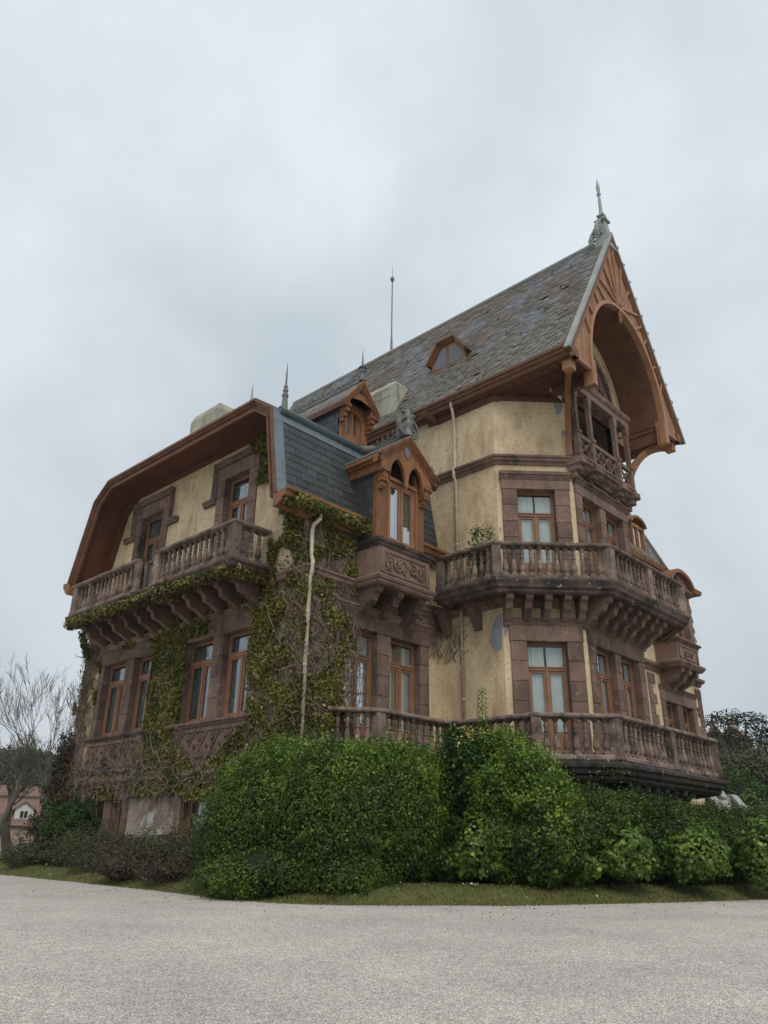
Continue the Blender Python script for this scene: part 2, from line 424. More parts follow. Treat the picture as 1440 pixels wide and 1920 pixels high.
# ------------------------------------------------------------------ ground
def at(px, py, D):
    """place something seen in that direction at a horizontal distance D"""
    d = Vector(_f)+Vector(_r2)*((px-720)/1460)-Vector(_u2)*((py-960)/1460); k = D/math.hypot(d.x, d.y); return Vector((d.x*k, d.y*k, CAMZ+d.z*k))
def EL(px, py, D, rpx, rpz, rd):
    """ellipsoid standing in that direction at distance D; sizes measured in degrees-like picture units, rd = depth in metres"""
    c = at(px, py, D); k = (c.x*_f[0]+c.y*_f[1]+(c.z-CAMZ)*_f[2])/1460
    return (c.x, c.y, c.z, (rpx*k+rd)/2, (rpx*k+rd)/2, rpz*k)
def zg(x, y):
    r = math.hypot(x, y); t = min(max(r/13.5, 0), 1); t = t*t*(3-2*t)
    return -0.4+0.6*t
GX = [(60, -1), (45, 2.6), (30, 5.4), (20.3, 7.0), (16.5, 7.75), (13.1, 8.75), (12.0, 9.55), (10.25, 10.95), (9.75, 12.9), (10.15, 15.9), (10.7, 20.6), (11.2, 26.6), (12.0, 34), (13.5, 45), (16, 60)]
def smooth_path(P, n):
    P = np.array(P, float); o = []
    for i in range(len(P)-1):
        a, b, c, d = P[max(i-1, 0)], P[i], P[i+1], P[min(i+2, len(P)-1)]
        for k in range(n):
            t = k/n; o.append(.5*((2*b)+(c-a)*t+(2*a-5*b+4*c-d)*t*t+(3*b-a-3*c+d)*t**3))
    o.append(P[-1]); return np.array(o)
EDGE = smooth_path(GX, 8)

def gravel_mat():
    m, N, L, P = _mat('pale_gravel')
    geo = N.new('ShaderNodeNewGeometry')
    vo = N.new('ShaderNodeTexVoronoi'); vo.inputs['Scale'].default_value = 95; L.new(geo.outputs['Position'], vo.inputs['Vector'])
    hs = N.new('ShaderNodeSeparateColor'); L.new(vo.outputs['Color'], hs.inputs['Color'])
    r = N.new('ShaderNodeValToRGB'); e = r.color_ramp.elements
    e[0].position = 0; e[0].color = (.25, .22, .20, 1); e[1].position = 1; e[1].color = (.84, .76, .69, 1)
    q = e.new(.5); q.color = (.465, .415, .37, 1)
    L.new(hs.outputs['Red'], r.inputs['Fac'])
    n = N.new('ShaderNodeTexNoise'); n.inputs['Scale'].default_value = .55; n.inputs['Detail'].default_value = 7; n.inputs['Roughness'].default_value = .7
    L.new(geo.outputs['Position'], n.inputs['Vector'])
    mr = N.new('ShaderNodeMapRange'); mr.inputs['From Min'].default_value = .35; mr.inputs['From Max'].default_value = .65
    mr.inputs['To Min'].default_value = .86; mr.inputs['To Max'].default_value = 1.10
    L.new(n.outputs['Fac'], mr.inputs['Value'])
    v = N.new('ShaderNodeVectorMath'); v.operation = 'SCALE'; L.new(r.outputs['Color'], v.inputs[0]); L.new(mr.outputs['Result'], v.inputs['Scale'])
    # drifts a few centimetres across: darker in the noise lows, paler in its highs
    n2 = N.new('ShaderNodeTexNoise'); n2.inputs['Scale'].default_value = 9; n2.inputs['Detail'].default_value = 6; n2.inputs['Roughness'].default_value = .75
    L.new(geo.outputs['Position'], n2.inputs['Vector'])
    mr2 = N.new('ShaderNodeMapRange'); mr2.inputs['From Min'].default_value = .3; mr2.inputs['From Max'].default_value = .7; mr2.inputs['To Min'].default_value = .86; mr2.inputs['To Max'].default_value = 1.13
    L.new(n2.outputs['Fac'], mr2.inputs['Value'])
    v2 = N.new('ShaderNodeVectorMath'); v2.operation = 'SCALE'; L.new(v.outputs['Vector'], v2.inputs[0]); L.new(mr2.outputs['Result'], v2.inputs['Scale'])
    L.new(v2.outputs['Vector'], P.inputs['Base Color']); P.inputs['Roughness'].default_value = .95
    b = N.new('ShaderNodeBump'); b.inputs['Strength'].default_value = .8; b.inputs['Distance'].default_value = .012
    ad = N.new('ShaderNodeMath'); ad.operation = 'ADD'; L.new(vo.outputs['Distance'], ad.inputs[0]); L.new(n2.outputs['Fac'], ad.inputs[1])
    L.new(ad.outputs['Value'], b.inputs['Height']); L.new(b.outputs['Normal'], P.inputs['Normal'])
    return m
MT['gravel'] = gravel_mat()
MT['lawn'] = surf('lawn', (.080, .105, .028), (.125, .115, .038), 1.2, 1, c3=(.075, .055, .03), s3=2.2, t3=(.55, .66), bump=.8, bscale=20)
MT['grass'] = leafmat('grass_blades', (.105, .150, .030), (.155, .155, .040), (.24, .21, .09), .5, 1.0, .6, .3)
MT['meadow'] = surf('meadow', (.06, .085, .03), (.09, .10, .045), .05, 1, bump=0)

m = MB(); vs = []; fs = []
radii = [0.0]+list(np.linspace(1, 14, 14))+[16, 20, 26, 34, 45, 58]; A = 64
for r_ in radii:
    for k in range(A): a = 2*math.pi*k/A; vs.append((r_*math.cos(a), r_*math.sin(a), zg(r_, 0)))
for i in range(len(radii)-1):
    for k in range(A): fs.append((i*A+k, i*A+(k+1) % A, (i+1)*A+(k+1) % A, (i+1)*A+k))
m.add(vs, fs); m.smooth = True
m.build('gravel_yard', 'gravel', kind='structure')
m = MB(); vs = []; fs = []; radii = [50, 90, 160, 300, 412]
for r_ in radii:
    for k in range(A): a = 2*math.pi*k/A; vs.append((r_*math.cos(a), r_*math.sin(a), 0.14))
for i in range(len(radii)-1):
    for k in range(A): fs.append((i*A+k, i*A+(k+1) % A, (i+1)*A+(k+1) % A, (i+1)*A+k))
m.add(vs, fs); m.build('ground', 'meadow', kind='structure')

# lawn mound: rises from the gravel edge towards the house
en = np.array([EDGE[min(i+1, len(EDGE)-1)]-EDGE[max(i-1, 0)] for i in range(len(EDGE))]); en /= np.linalg.norm(en, axis=1)[:, None]
en = np.stack([en[:, 1], -en[:, 0]], 1)                     # inward (to the right of travel from east to north)
if (en[len(en)//2]@(np.array([22, 22])-EDGE[len(en)//2])) < 0: en = -en
wob = SN(5, .9)
def lawn_h(t): q = min(max(t/1.05, 0), 1); return .19+.27*(q*q*(3-2*q))+.012*max(t-1.5, 0)
def lawn_pt(i, t):
    p = EDGE[i]; q = p+en[i]*(t+.16*(wob([[p[0], p[1], 0]])[0]-.5)*2)
    return (q[0], q[1], lawn_h(t)+(0.03*(wob([[q[0]*3, q[1]*3, 1]])[0]-.5) if t > .1 else 0))
ts = [-.02, .08, .3, .6, .9, 1.2, 1.6, 2.2, 3.2, 5, 8]
m = MB(); vs = []; fs = []
for i in range(len(EDGE)):
    for t in ts: vs.append(lawn_pt(i, t))
for i in range(len(EDGE)-1):
    for j in range(len(ts)-1): a = i*len(ts)+j; fs.append((a, a+1, a+len(ts)+1, a+len(ts)))
m.add(vs, fs); m.smooth = True
m.build('lawn', 'lawn', kind='structure')
# grass blades on the visible strip
ii = []; 
seglen = np.linalg.norm(np.diff(EDGE, axis=0), axis=1)
wgt = seglen/np.maximum(np.linalg.norm(EDGE[:-1], axis=1), 12)**1.3
NB = 90000
idx = rng.choice(len(seglen), NB, p=wgt/wgt.sum()); fr_ = rng.random(NB); tt = rng.random(NB)**1.2*3.6-.05
Pq = EDGE[idx]*(1-fr_)[:, None]+EDGE[idx+1]*fr_[:, None]
wv = wob(np.c_[Pq, np.zeros(NB)])
nrm = en[idx]*(1-fr_)[:, None]+en[idx+1]*fr_[:, None]
Pq = Pq+nrm*(tt+.16*(wv-.5)*2)[:, None]
hz = np.array([lawn_h(t) for t in tt])
nn = np.zeros((NB, 3)); nn[:, :2] = rng.normal(size=(NB, 2))
leaves('grass', np.c_[Pq, hz+.012], nn, .062, 'grass', aspect=.22, droop=-2.5, jitter=.2, fold=0, kind='stuff')
# fallen leaves and small debris on the gravel near the edge
nd = 380; idx = rng.integers(20, len(EDGE)-30, nd); off = -rng.random(nd)**3*3.2
Pq = EDGE[idx]+en[idx]*off[:, None]+rng.normal(size=(nd, 2))*.25
P3 = np.array([(x, y, zg(x, y)+.012) for x, y in Pq]); keep = off < -.12
MT['litter'] = leafmat('leaf_litter', (.07, .05, .03), (.16, .13, .06), (.35, .3, .15), .5, 2, .9, 0)
up = np.tile([0, 0, 1.], (keep.sum(), 1))
leaves('leaf_litter', P3[keep], up, .04, 'litter', jitter=.3, kind='stuff')
# daisies in the grass
nd = 120; idx = rng.integers(16, len(EDGE)-20, nd); td = .3+rng.random(nd)*1.6
P3 = np.array([(EDGE[i][0]+en[i][0]*t, EDGE[i][1]+en[i][1]*t, lawn_h(t)+.05) for i, t in zip(idx, td)])
MT['petal'] = leafmat('white_petal', (.75, .75, .7), (.8, .8, .72), None, .1, 2, .8, .1)
leaves('daisies', P3, np.tile([0, 0, 1.], (nd, 1)), .05, 'petal', aspect=1, jitter=.4, kind='stuff')

# ------------------------------------------------------------------ the mansion
H = thing('mansion', 'large old sandstone and cream stucco mansion half covered in ivy', 'mansion', (19.7, 16, 0))
FL = Fr(13.81, 16, 0, 1, -1, 0)
FR = Fr(13.81, 16, 1, 0, 0, -1)
FA = Fr(19.74, 16, 0, -1, -1, 0)
FB = Fr(19.74, 13.49, 1, -1, -1, -1)
FC = Fr(21.53, 11.7, 1, 0, 0, -1)
FD = Fr(25.47, 11.7, 1, 1, 1, -1)
FE = Fr(27.26, 13.49, 0, 1, 1, 0)
FW = Fr(27.26, 14.1, 1, 0, 0, -1)
LB = 1.79*math.sqrt(2)

def wall(F, L, z0, z1, ops, mat='stucco', depth=0, name='wall'):
    """skin with true openings and their reveals; ops = (u0,u1,z0,z1)"""
    m = MB()
    us = sorted({0, L, *[o[0] for o in ops], *[o[1] for o in ops]}); zs = sorted({z0, z1, *[max(o[2], z0) for o in ops if o[3] > z0], *[min(o[3], z1) for o in ops if o[2] < z1]})
    zs = [z for z in zs if z0 <= z <= z1]
    for a, b in zip(us, us[1:]):
        for c, d in zip(zs, zs[1:]):
            mu, mz = (a+b)/2, (c+d)/2
            if any(o[0] < mu < o[1] and o[2] < mz < o[3] for o in ops): continue
            m.quad(F.p(a, 0, c), F.p(b, 0, c), F.p(b, 0, d), F.p(a, 0, d))
    for o in ops:
        if o[2] >= z1 or o[3] <= z0 or depth == 0: continue
        a, b, c, d = o[0], o[1], max(o[2], z0), min(o[3], z1)
        m.quad(F.p(a, 0, c), F.p(a, -depth, c), F.p(a, -depth, d), F.p(a, 0, d))
        m.quad(F.p(b, 0, c), F.p(b, -depth, c), F.p(b, -depth, d), F.p(b, 0, d))
        m.quad(F.p(a, 0, c), F.p(b, 0, c), F.p(b, -depth, c), F.p(a, -depth, c))
        m.quad(F.p(a, 0, d), F.p(b, 0, d), F.p(b, -depth, d), F.p(a, -depth, d))
    return m.build(name, mat, H)

def window(F, u0, u1, z0, z1, d=-.24, trans=.26, door=False, curtain='curtain', gap=0.0, parent=None, glass='glass', stiles=1, cmat2=None, cfrac=1.0):
    """wooden casement: frame, transom light, two leaves, panes and curtains"""
    parent = parent or H
    m = MB(); w = .075; t = .06
    zt = z1-(z1-z0)*trans if trans else z1-w
    m.fbox(F, u0, u0+w, d-t, d+.03, z0, z1); m.fbox(F, u1-w, u1, d-t, d+.03, z0, z1)
    m.fbox(F, u0+w, u1-w, d-t, d+.03, z1-w, z1); m.fbox(F, u0+w, u1-w, d-t, d+.03, z0, z0+w)
    if trans:
        m.fbox(F, u0+w, u1-w, d-t, d+.055, zt-.05, zt+.05); m.fbox(F, u0+w, u1-w, d-t, d+.085, zt+.03, zt+.06)
    top = zt-.05 if trans else z1-w
    uc = (u0+u1)/2; s = .07; bot = z0+w; pz = z0+w+s
    if stiles: m.fbox(F, uc-.035, uc+.035, d-t, d+.05, bot, top)
    leafs = [(u0+w, uc-.035), (uc+.035, u1-w)] if stiles else [(u0+w, u1-w)]
    if door: pz = z0+.95
    for a, b in leafs:
        m.fbox(F, a, a+s, d-t+.01, d+.015, bot, top); m.fbox(F, b-s, b, d-t+.01, d+.015, bot, top)
        m.fbox(F, a+s, b-s, d-t+.01, d+.015, top-s, top)
        if door:
            m.fbox(F, a+s, b-s, d-t+.01, d-.01, bot, pz); m.bevbox(F, a+s+.06, b-s-.06, d-.012, d+.02, bot+.12, pz-.14, .03)
        else: m.fbox(F, a+s, b-s, d-t+.01, d+.015, bot, bot+s)
    W = m.build('window', 'wood_window', parent)
    g = d-.02
    for a, b in leafs: MB().fbox(F, a+s-.005, b-s+.005, g-.006, g, pz-.005, top-s+.005).build('pane', glass, W)
    if trans: MB().fbox(F, u0+w-.005, u1-w+.005, g-.006, g, zt+.055, z1-w+.005).build('pane', glass, W)
    if curtain:
        for (a, b), sgn in zip(leafs, (1, -1)):
            c = MB(); n = 26; a2, b2 = a, b; ph = random.random()*6
            if gap: (a2, b2) = (a, b-gap*(b-a)) if sgn == 1 else (a+gap*(b-a), b)
            for i in range(n):
                p, q = a2+(b2-a2)*i/n, a2+(b2-a2)*(i+1)/n
                w_ = lambda k: d-.10+.007*math.sin(k*1.15+ph)+.006*math.sin(k*.43+2*ph); dp, dq = w_(i), w_(i+1)
                c.quad(F.p(p, dp, z0+.05), F.p(q, dq, z0+.05), F.p(q, dq, z1-.1), F.p(p, dp, z1-.1))
            c.smooth = True; c.build('curtain', curtain, W)
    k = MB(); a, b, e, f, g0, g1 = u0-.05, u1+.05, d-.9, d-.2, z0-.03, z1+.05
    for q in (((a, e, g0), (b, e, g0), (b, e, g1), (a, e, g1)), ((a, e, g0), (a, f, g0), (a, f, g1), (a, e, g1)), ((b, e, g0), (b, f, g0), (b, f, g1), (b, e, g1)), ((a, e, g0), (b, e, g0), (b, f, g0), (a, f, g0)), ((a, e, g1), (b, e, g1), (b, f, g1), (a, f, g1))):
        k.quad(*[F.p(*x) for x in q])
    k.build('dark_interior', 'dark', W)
    return W

def stones(F, u0, u1, z0, z1, d1=.07, d0=-.36, h=.62, mat='stone', parent=None, gap=.008):
    """a stack of jamb stones"""
    n = max(1, round((z1-z0)/h)); e = (z1-z0)/n
    for i in range(n):
        j = random.uniform(-.004, .004)
        MB().bevbox(F, u0, u1, d0, d1+j, z0+i*e+gap/2, z0+(i+1)*e-gap/2, .012).build('jamb_stone', mat, parent)

def surround(F, openings, z0, z1, jw=.30, pw=None, lint=.45, corn=.26, d1=.07, cd=.20, sill=None, mat='stone', over=.08, cornice=True, cz=None):
    """stone dressing round one or two lights: jamb stones, pier, lintel, cornice, sill"""
    uL, uR = openings[0][0]-jw, openings[-1][1]+jw
    S_ = MB()
    S_.bevbox(F, uL-.02, uR+.02, -.36, d1+.02, z1, z1+lint, .012)
    S_ = S_.build('window_surround', mat, H)
    stones(F, uL, openings[0][0], z0, z1, d1, parent=S_, mat=mat)
    stones(F, openings[-1][1], uR, z0, z1, d1, parent=S_, mat=mat)
    for a, b in zip(openings, openings[1:]): stones(F, a[1], b[0], z0, z1, d1-.02, parent=S_, mat=mat)
    if cornice:
        c = z1+lint
        MB().uprism(F, [(-.1, c+.004), (d1+.02, c+.004), (d1+.05, c+.06), (cd-.05, c+.10), (cd-.04, c+.15), (cd, c+.17), (cd, c+corn-.02), (cd-.03, c+corn), (-.1, c+corn)], uL-over, uR+over).build('cornice', mat, S_)
    if sill:
        MB().uprism(F, [(-.36, z0-.16), (.06, z0-.16), (.10, z0-.12), (.17, z0-.07), (.18, z0-.004), (-.36, z0-.004)], uL-.1, uR+.1).build('sill', mat, S_)
    return S_

def quoins(F, u, sgn, z0, z1, h=.42, mat='stone_light', d=.045, long=.62, short=.38):
    n = round((z1-z0)/h); e = (z1-z0)/n
    for i in range(n):
        w = long if i % 2 else short
        a, b = (u, u+w) if sgn > 0 else (u-w, u)
        MB().bevbox(F, a, b, -.05, d+random.uniform(-.004, .006), z0+i*e+.004, z0+(i+1)*e-.004, .015).build('quoin', mat, H)

# ---- walls (opening lists are wall coordinates)
opL = [(2.30, 5.75, 4.55, 7.1), (7.50, 10.95, 4.55, 7.1), (2.85, 4.88, 8.8, 12.67), (8.05, 10.2, 8.8, 12.67), (2.95, 5.1, 1.0, 2.42), (8.35, 10.4, 1.0, 2.42)]
LL = 12.6
# L-wing gable wall follows the roof: lower rectangle and the gable piece
wall(FL, LL, 3.1, 10.2, opL)
wall(FL, LL, -.3, 3.1, opL, 'plaster', name='basement_wall')
m = MB()
gp = [(0, 10.2), (LL, 10.2), (LL, 10.4), (LL-.42, 13.0), (LL-1.2, 13.75), (1.35, 13.75), (.55, 13.2), (0, 10.4)]
ops = [o for o in opL if o[3] > 12]
cols = [0, .55, 1.35, 2.85, 4.88, 8.05, 10.2, LL-1.2, LL-.42, LL]
def gz(u): return float(np.interp(u, [0, .5, 1.35, LL-1.2, LL-.42, LL], [10.4, 13.15, 13.8, 13.8, 13.05, 10.4]))
for a, b in zip(cols, cols[1:]):
    lo = 10.2
    for o in ops:
        if o[0] < (a+b)/2 < o[1]: lo = o[3]
    m.quad(FL.p(a, 0, lo), FL.p(b, 0, lo), FL.p(b, 0, gz(b)), FL.p(a, 0, gz(a)))
m.build('gable_wall', 'stucco', H)
LR = 5.93
opR = [(1.55, 5.0, 3.4, 7.1)]
wall(FR, LR, -.3, 10.3, opR)
wall(FA, 2.51, -.3, 15.9, [])
opB = [(.66, 1.93, 8.75, 12.22), (.70, 1.95, 3.4, 7.05)]
wall(FB, LB, -.3, 15.9, opB)
opC = [(.55, 3.45, 8.75, 12.22), (.55, 3.45, 3.4, 7.05), (.30, 3.64, 13.5, 16.2)]
wall(FC, 3.94, -.3, 16.4, opC)
wall(FD, LB, -.3, 15.9, [])
wall(FE, .61, -.3, 15.9, [])
opW = [(5.0, 7.75, 4.4, 7.0)]
wall(FW, 8.95, -.3, 12.7, opW)
m = MB()      # far sides of the house
m.quad((36.2, 14.1, -.3), (36.2, 29, -.3), (36.2, 29, 12.7), (36.2, 14.1, 12.7))
m.quad((13.81, 28.6, -.3), (36.2, 28.6, -.3), (36.2, 28.6, 10.4), (13.81, 28.6, 10.4))
m.quad((19.74, 16, 9), (19.74, 29, 9), (19.74, 29, 16.2), (19.74, 16, 16.2))
m.quad((27.26, 14.1, 9), (27.26, 29, 9), (27.26, 29, 16.2), (27.26, 14.1, 16.2))
m.quad((19.74, 28.62, 9), (27.26, 28.62, 9), (27.26, 28.62, 16.2), (19.74, 28.62, 16.2))
m.add([(19.74, 28.62, 16.2), (27.26, 28.62, 16.2), (23.5, 28.62, 23.2)], [(0, 1, 2)])
m.build('rear_wall', 'stucco', H)
# gable wall over the loggia
m = MB()
m.add([(20.6, 11.7, 15.7), (21.53, 11.7, 15.7), (21.53, 11.7, 16.402), (25.47, 11.7, 16.402), (25.47, 11.7, 15.7), (26.4, 11.7, 15.7), (26.2, 11.7, 18), (24.9, 11.7, 20.2), (23.5, 11.7, 21), (22.1, 11.7, 20.2), (20.8, 11.7, 18)],
      [tuple(range(11))])
m.build('tympanum_wall', 'stucco', H)

# ---- windows on the left front
for a in (2.30, 7.50):
    w1, w2 = (a+.02, a+1.33), (a+1.97, a+3.43) if a < 5 else (a+1.97, a+3.3)
    w1 = (a+.0, a+1.42); w2 = (a+1.95, a+3.45)
    surround(FL, [w1, w2], 4.55, 7.1, jw=.36, lint=.52, corn=.22, sill=True, over=.0)
    window(FL, *w1, 4.57, 7.1, curtain='curtain_grey'); window(FL, *w2, 4.57, 7.1, curtain='curtain_grey')
    # carved apron
    ap = MB(); u0, u1 = a-.36, a+3.81
    ap.bevbox(FL, u0, u1, -.05, .05, 3.26, 4.37, .02)
    ap = ap.build('carved_apron', 'stone', H)
    fr = MB()
    for p in ((u0+.05, u1-.05, 3.30, 3.40), (u0+.05, u1-.05, 4.24, 4.34), (u0+.05, u0+.2, 3.40, 4.24), (u1-.2, u1-.05, 3.40, 4.24)): fr.fbox(FL, p[0], p[1], .045, .095, p[2], p[3])
    n = 6; st = (u1-u0-.4)/n
    for i in range(n):
        c = u0+.2+st*(i+.5)
        for s_ in (-1, 1):
            for za, zb_ in ((4.22, 3.83), (3.42, 3.81)):
                fr.fprism(FL, [(c-s_*st/2, za), (c-s_*(st/2-.07), za), (c+s_*.035, zb_), (c-s_*.035, zb_)], .045, .085+.003*(s_ > 0))
            fr.fprism(FL, [(c-s_*st/2*.95-.05, 3.82), (c-s_*st/2*.95, 3.90), (c-s_*st/2*.95+.05, 3.82), (c-s_*st/2*.95, 3.74)], .045, .10)
            fr.fprism(FL, [(c-s_*.13-.03, 4.12), (c-s_*.13+.03, 4.15), (c-s_*.05+.03, 4.02), (c-s_*.05-.03, 4.0)], .045, .11); fr.fprism(FL, [(c-s_*.13-.03, 3.50), (c-s_*.13+.03, 3.48), (c-s_*.05+.03, 3.62), (c-s_*.05-.03, 3.64)], .045, .11)
        fr.fprism(FL, [(c-.04, 4.14), (c, 4.21), (c+.04, 4.14), (c, 3.98)], .045, .12)
        fr.fprism(FL, [(c-.04, 3.50), (c, 3.43), (c+.04, 3.50), (c, 3.66)], .045, .12)
    fr.build('carving', 'stone', ap)
# upper doors with hood moulds
for a, b in ((3.15, 4.50), (8.38, 9.80)):
    surround(FL, [(a, b)], 8.8, 12.62, jw=.42, lint=.50, cornice=False, d1=.06)
    window(FL, a, b, 8.8, 12.62, trans=.24, curtain='curtain_grey', d=-.24)
    h = MB(); o0, o1 = a-.62, b+.62; zb, zt = 12.05, 13.16
    prof = [(0, 0), (.10, 0), (.13, .05), (.13, .10), (.17, .13), (.17, .2), (0, .2)]
    h.uprism(FL, [(d+.004, zt+z) for d, z in prof], o0-.008, o1+.008)
    for q, s_ in ((o0, 1), (o1, -1)):
        for w0_, w, dd in ((.012, .18, .10), (.006, .12, .14), (0, .07, .17)):
            h.fbox(FL, min(q+s_*w0_, q+s_*w), max(q+s_*w0_, q+s_*w), 0.002, dd, zb+w0_, zt+.19-w0_)
        h.uprism(FL, [(d+.001, zb-.2+z) for d, z in prof], min(q-s_*.5, q+s_*.19), max(q-s_*.5, q+s_*.19))
    h.build('hood_mould', 'stone', H)
# basement lights
for a, two in ((8.35, True), (2.95, False)):
    ops_ = [(a, a+.78), (a+1.2, a+2.05)] if two else [(a+.6, a+2.1)]
    surround(FL, ops_, .6, 2.42, jw=.3, lint=.3, corn=.14, cd=.14, over=.05)
    for o in ops_: window(FL, *o, .6, 2.42, trans=0, curtain='curtain_grey', stiles=0)
# base mould of the left front, string courses
MB().sweep([(13.81, 28.75), (13.81, 16), (19.74, 16)], [(-.02, 2.92), (.10, 2.92), (.16, 3.02), (.16, 3.12), (.08, 3.24), (-.02, 3.26)]).build('plinth_moulding', 'stone_light', H)
MB().sweep([(13.81, 17.2), (13.81, 16), (19.74, 16), (19.74, 13.49), (21.0, 12.23)], [(-.02, 8.12), (.06, 8.12), (.08, 8.2), (.16, 8.28), (.17, 8.38), (.22, 8.42), (.22, 8.48), (-.02, 8.5)]).build('string_course', 'stone', H)
MB().sweep([(19.74, 16.4), (19.74, 13.49), (21.53, 11.7), (21.75, 11.7)], [(-.02, 13.14), (.06, 13.14), (.08, 13.22), (.16, 13.27), (.16, 13.34), (.22, 13.38), (.22, 13.45), (-.02, 13.47)]).build('string_course', 'stone', H)
MB().sweep([(27.3, 14.1), (36.2, 14.1), (36.2, 18)], [(-.02, 8.12), (.06, 8.12), (.10, 8.25), (.22, 8.34), (.22, 8.46), (-.02, 8.5)]).build('string_course', 'stone', H)
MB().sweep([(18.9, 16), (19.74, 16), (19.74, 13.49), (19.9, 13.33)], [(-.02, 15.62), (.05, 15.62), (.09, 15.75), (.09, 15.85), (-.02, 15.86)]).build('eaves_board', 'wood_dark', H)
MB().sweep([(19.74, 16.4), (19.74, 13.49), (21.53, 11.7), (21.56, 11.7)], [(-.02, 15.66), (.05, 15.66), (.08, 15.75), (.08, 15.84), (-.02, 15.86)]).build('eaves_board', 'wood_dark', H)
# quoins
quoins(FL, 0.0, 1, 3.3, 8.1); quoins(FR, 0.0, 1, 3.3, 8.1); quoins(FL, 12.6, -1, 3.3, 8.1, long=.85, short=.55, mat='stone_light')
quoins(FL, 0.0, 1, 8.55, 10.1); quoins(FR, 0.0, 1, 8.55, 10.0)
quoins(FW, 8.94, -1, .5, 8.0, mat='stone'); quoins(FW, 3.62, 1, .5, 8.0, mat='stone')

# ---- right-hand return of the left wing: tall window pair
surround(FR, [(1.55, 2.88), (3.45, 4.84)], 3.4, 7.08, jw=.42, lint=.45, corn=.24, over=.10)
window(FR, 1.55, 2.88, 3.42, 7.08, trans=.21, door=True, curtain='curtain', gap=.25)
window(FR, 3.45, 4.84, 3.42, 7.08, trans=.21, door=True, curtain='curtain', gap=.35)
# ---- chamfer of the tower
surround(FB, [(.70, 1.95)], 3.4, 7.05, jw=.50, lint=.50, corn=.22, over=.05)
window(FB, .70, 1.95, 3.42, 7.05, trans=.22, door=True)
surround(FB, [(.66, 1.93)], 8.75, 12.22, jw=.50, lint=.34, corn=.30, over=.06)
window(FB, .66, 1.93, 8.77, 12.22, trans=.24, door=True)
# ---- front of the tower
for z0, z1, ln in ((3.4, 7.05, .5), (8.75, 12.22, .34)):
    surround(FC, [(.55, 1.80), (2.20, 3.45)], z0, z1, jw=.40, lint=ln, corn=.24, over=.05)
    window(FC, .55, 1.80, z0+.02, z1, trans=.22, door=True, gap=.45); window(FC, 2.20, 3.45, z0+.02, z1, trans=.22, door=True, gap=.45)
# ---- right wing
surround(FW, [(5.0, 6.15), (6.65, 7.75)], 4.4, 7.0, jw=.35, lint=.45, corn=.2, over=.08)
window(FW, 5.0, 6.15, 4.42, 7.0, trans=.28, curtain='curtain_grey'); window(FW, 6.65, 7.75, 4.42, 7.0, trans=.28, curtain='curtain_grey')

# ---- balconies
def baluster_mesh():
    m = MB(); m.smooth = False
    m.box(-.088, .088, -.088, .088, 0, .07)
    m.lathe(0, 0, [(.085, .07), (.062, .10), (.098, .20), (.094, .27), (.062, .46), (.048, .55), (.072, .58), (.050, .61), (.066, .76), (.046, .84), (.078, .88), (.078, .90)], 8)
    m.box(-.083, .083, -.083, .083, .90, .95)
    me = m.mesh('baluster', (0, 0, 0)); me.materials.append(MT['stone_light'])
    return me
BAL = baluster_mesh()
def balustrade(path, z0, z1, posts, w=.13, sp=.285, skip=(), name='balustrade'):
    """base rail and handrail along a plan path; balusters and posts are its pieces"""
    m = MB(); h = z1-z0
    m.sweep(path, [(-w, z0), (w, z0), (w, z0+.10), (w-.03, z0+.13), (-w+.03, z0+.13), (-w, z0+.10)])
    m.sweep(path, [(-w-.03, z1-.13), (w+.03, z1-.13), (w+.07, z1-.09), (w+.07, z1-.03), (w+.03, z1), (-w-.03, z1), (-w-.07, z1-.03), (-w-.07, z1-.09)])
    B = m.build(name, 'stone_light', H)
    sc = (h-.13-.13)/.95
    P = [np.array(p, float) for p in path]
    for i in range(len(P)-1):
        L = np.linalg.norm(P[i+1]-P[i]); d = (P[i+1]-P[i])/L; n = max(1, round((L-.3)/sp)); st = (L-.3)/n
        for k in range(n):
            q = P[i]+d*(.15+st*(k+.5))
            if any(np.hypot(*(q-np.array(s))) < .24 for s in posts): continue
            o = link('baluster', BAL, B, (q[0], q[1], z0+.13), rz=math.atan2(d[1], d[0])+random.uniform(-.03, .03)); o.scale = (1, 1, sc)
    for p in posts:
        # turn each pier with the run it stands on
        j = min(range(len(P)-1), key=lambda i: np.hypot(*(np.array(p)-(P[i]+P[i+1])/2)) if not np.allclose(p, P[i]) else 0)
        d = P[j+1]-P[j]; a = math.atan2(d[1], d[0]); F = Fr(p[0], p[1], math.cos(a), math.sin(a), math.sin(a), -math.cos(a))
        q = MB(); q.bevbox(F, -.16, .16, -.17, .18, z0-.002, z0+.16, .01); q.bevbox(F, -.145, .145, -.15, .16, z0+.16, z1-.12, .012); q.build('post', 'stone_light', B)
    return B

def bracket(F, u, ztop, out, h, w=.24, mat='stone'):
    """scrolled stone console"""
    pr = [(0, 0), (out, 0), (out, -.14), (out-.04, -.19), (out-.16, -.22), (out-.20, -.30), (out-.24, -.42), (out*.52, -.50), (out*.44, -.56), (out*.42, -.70*h), (out*.30, -.82*h), (.14, -.9*h), (.10, -h), (0, -h)]
    return MB().uprism(F, [(d, ztop+z) for d, z in pr], u-w/2, u+w/2).build('bracket', mat, H)

slab_prof = lambda z0, z1: [(-.3, z0), (-.02, z0), (.04, z0+.05), (.04, z0+.10), (.13, z0+.17), (.15, z0+.25), (.20, z1-.08), (.20, z1-.02), (.15, z1), (-.3, z1)]
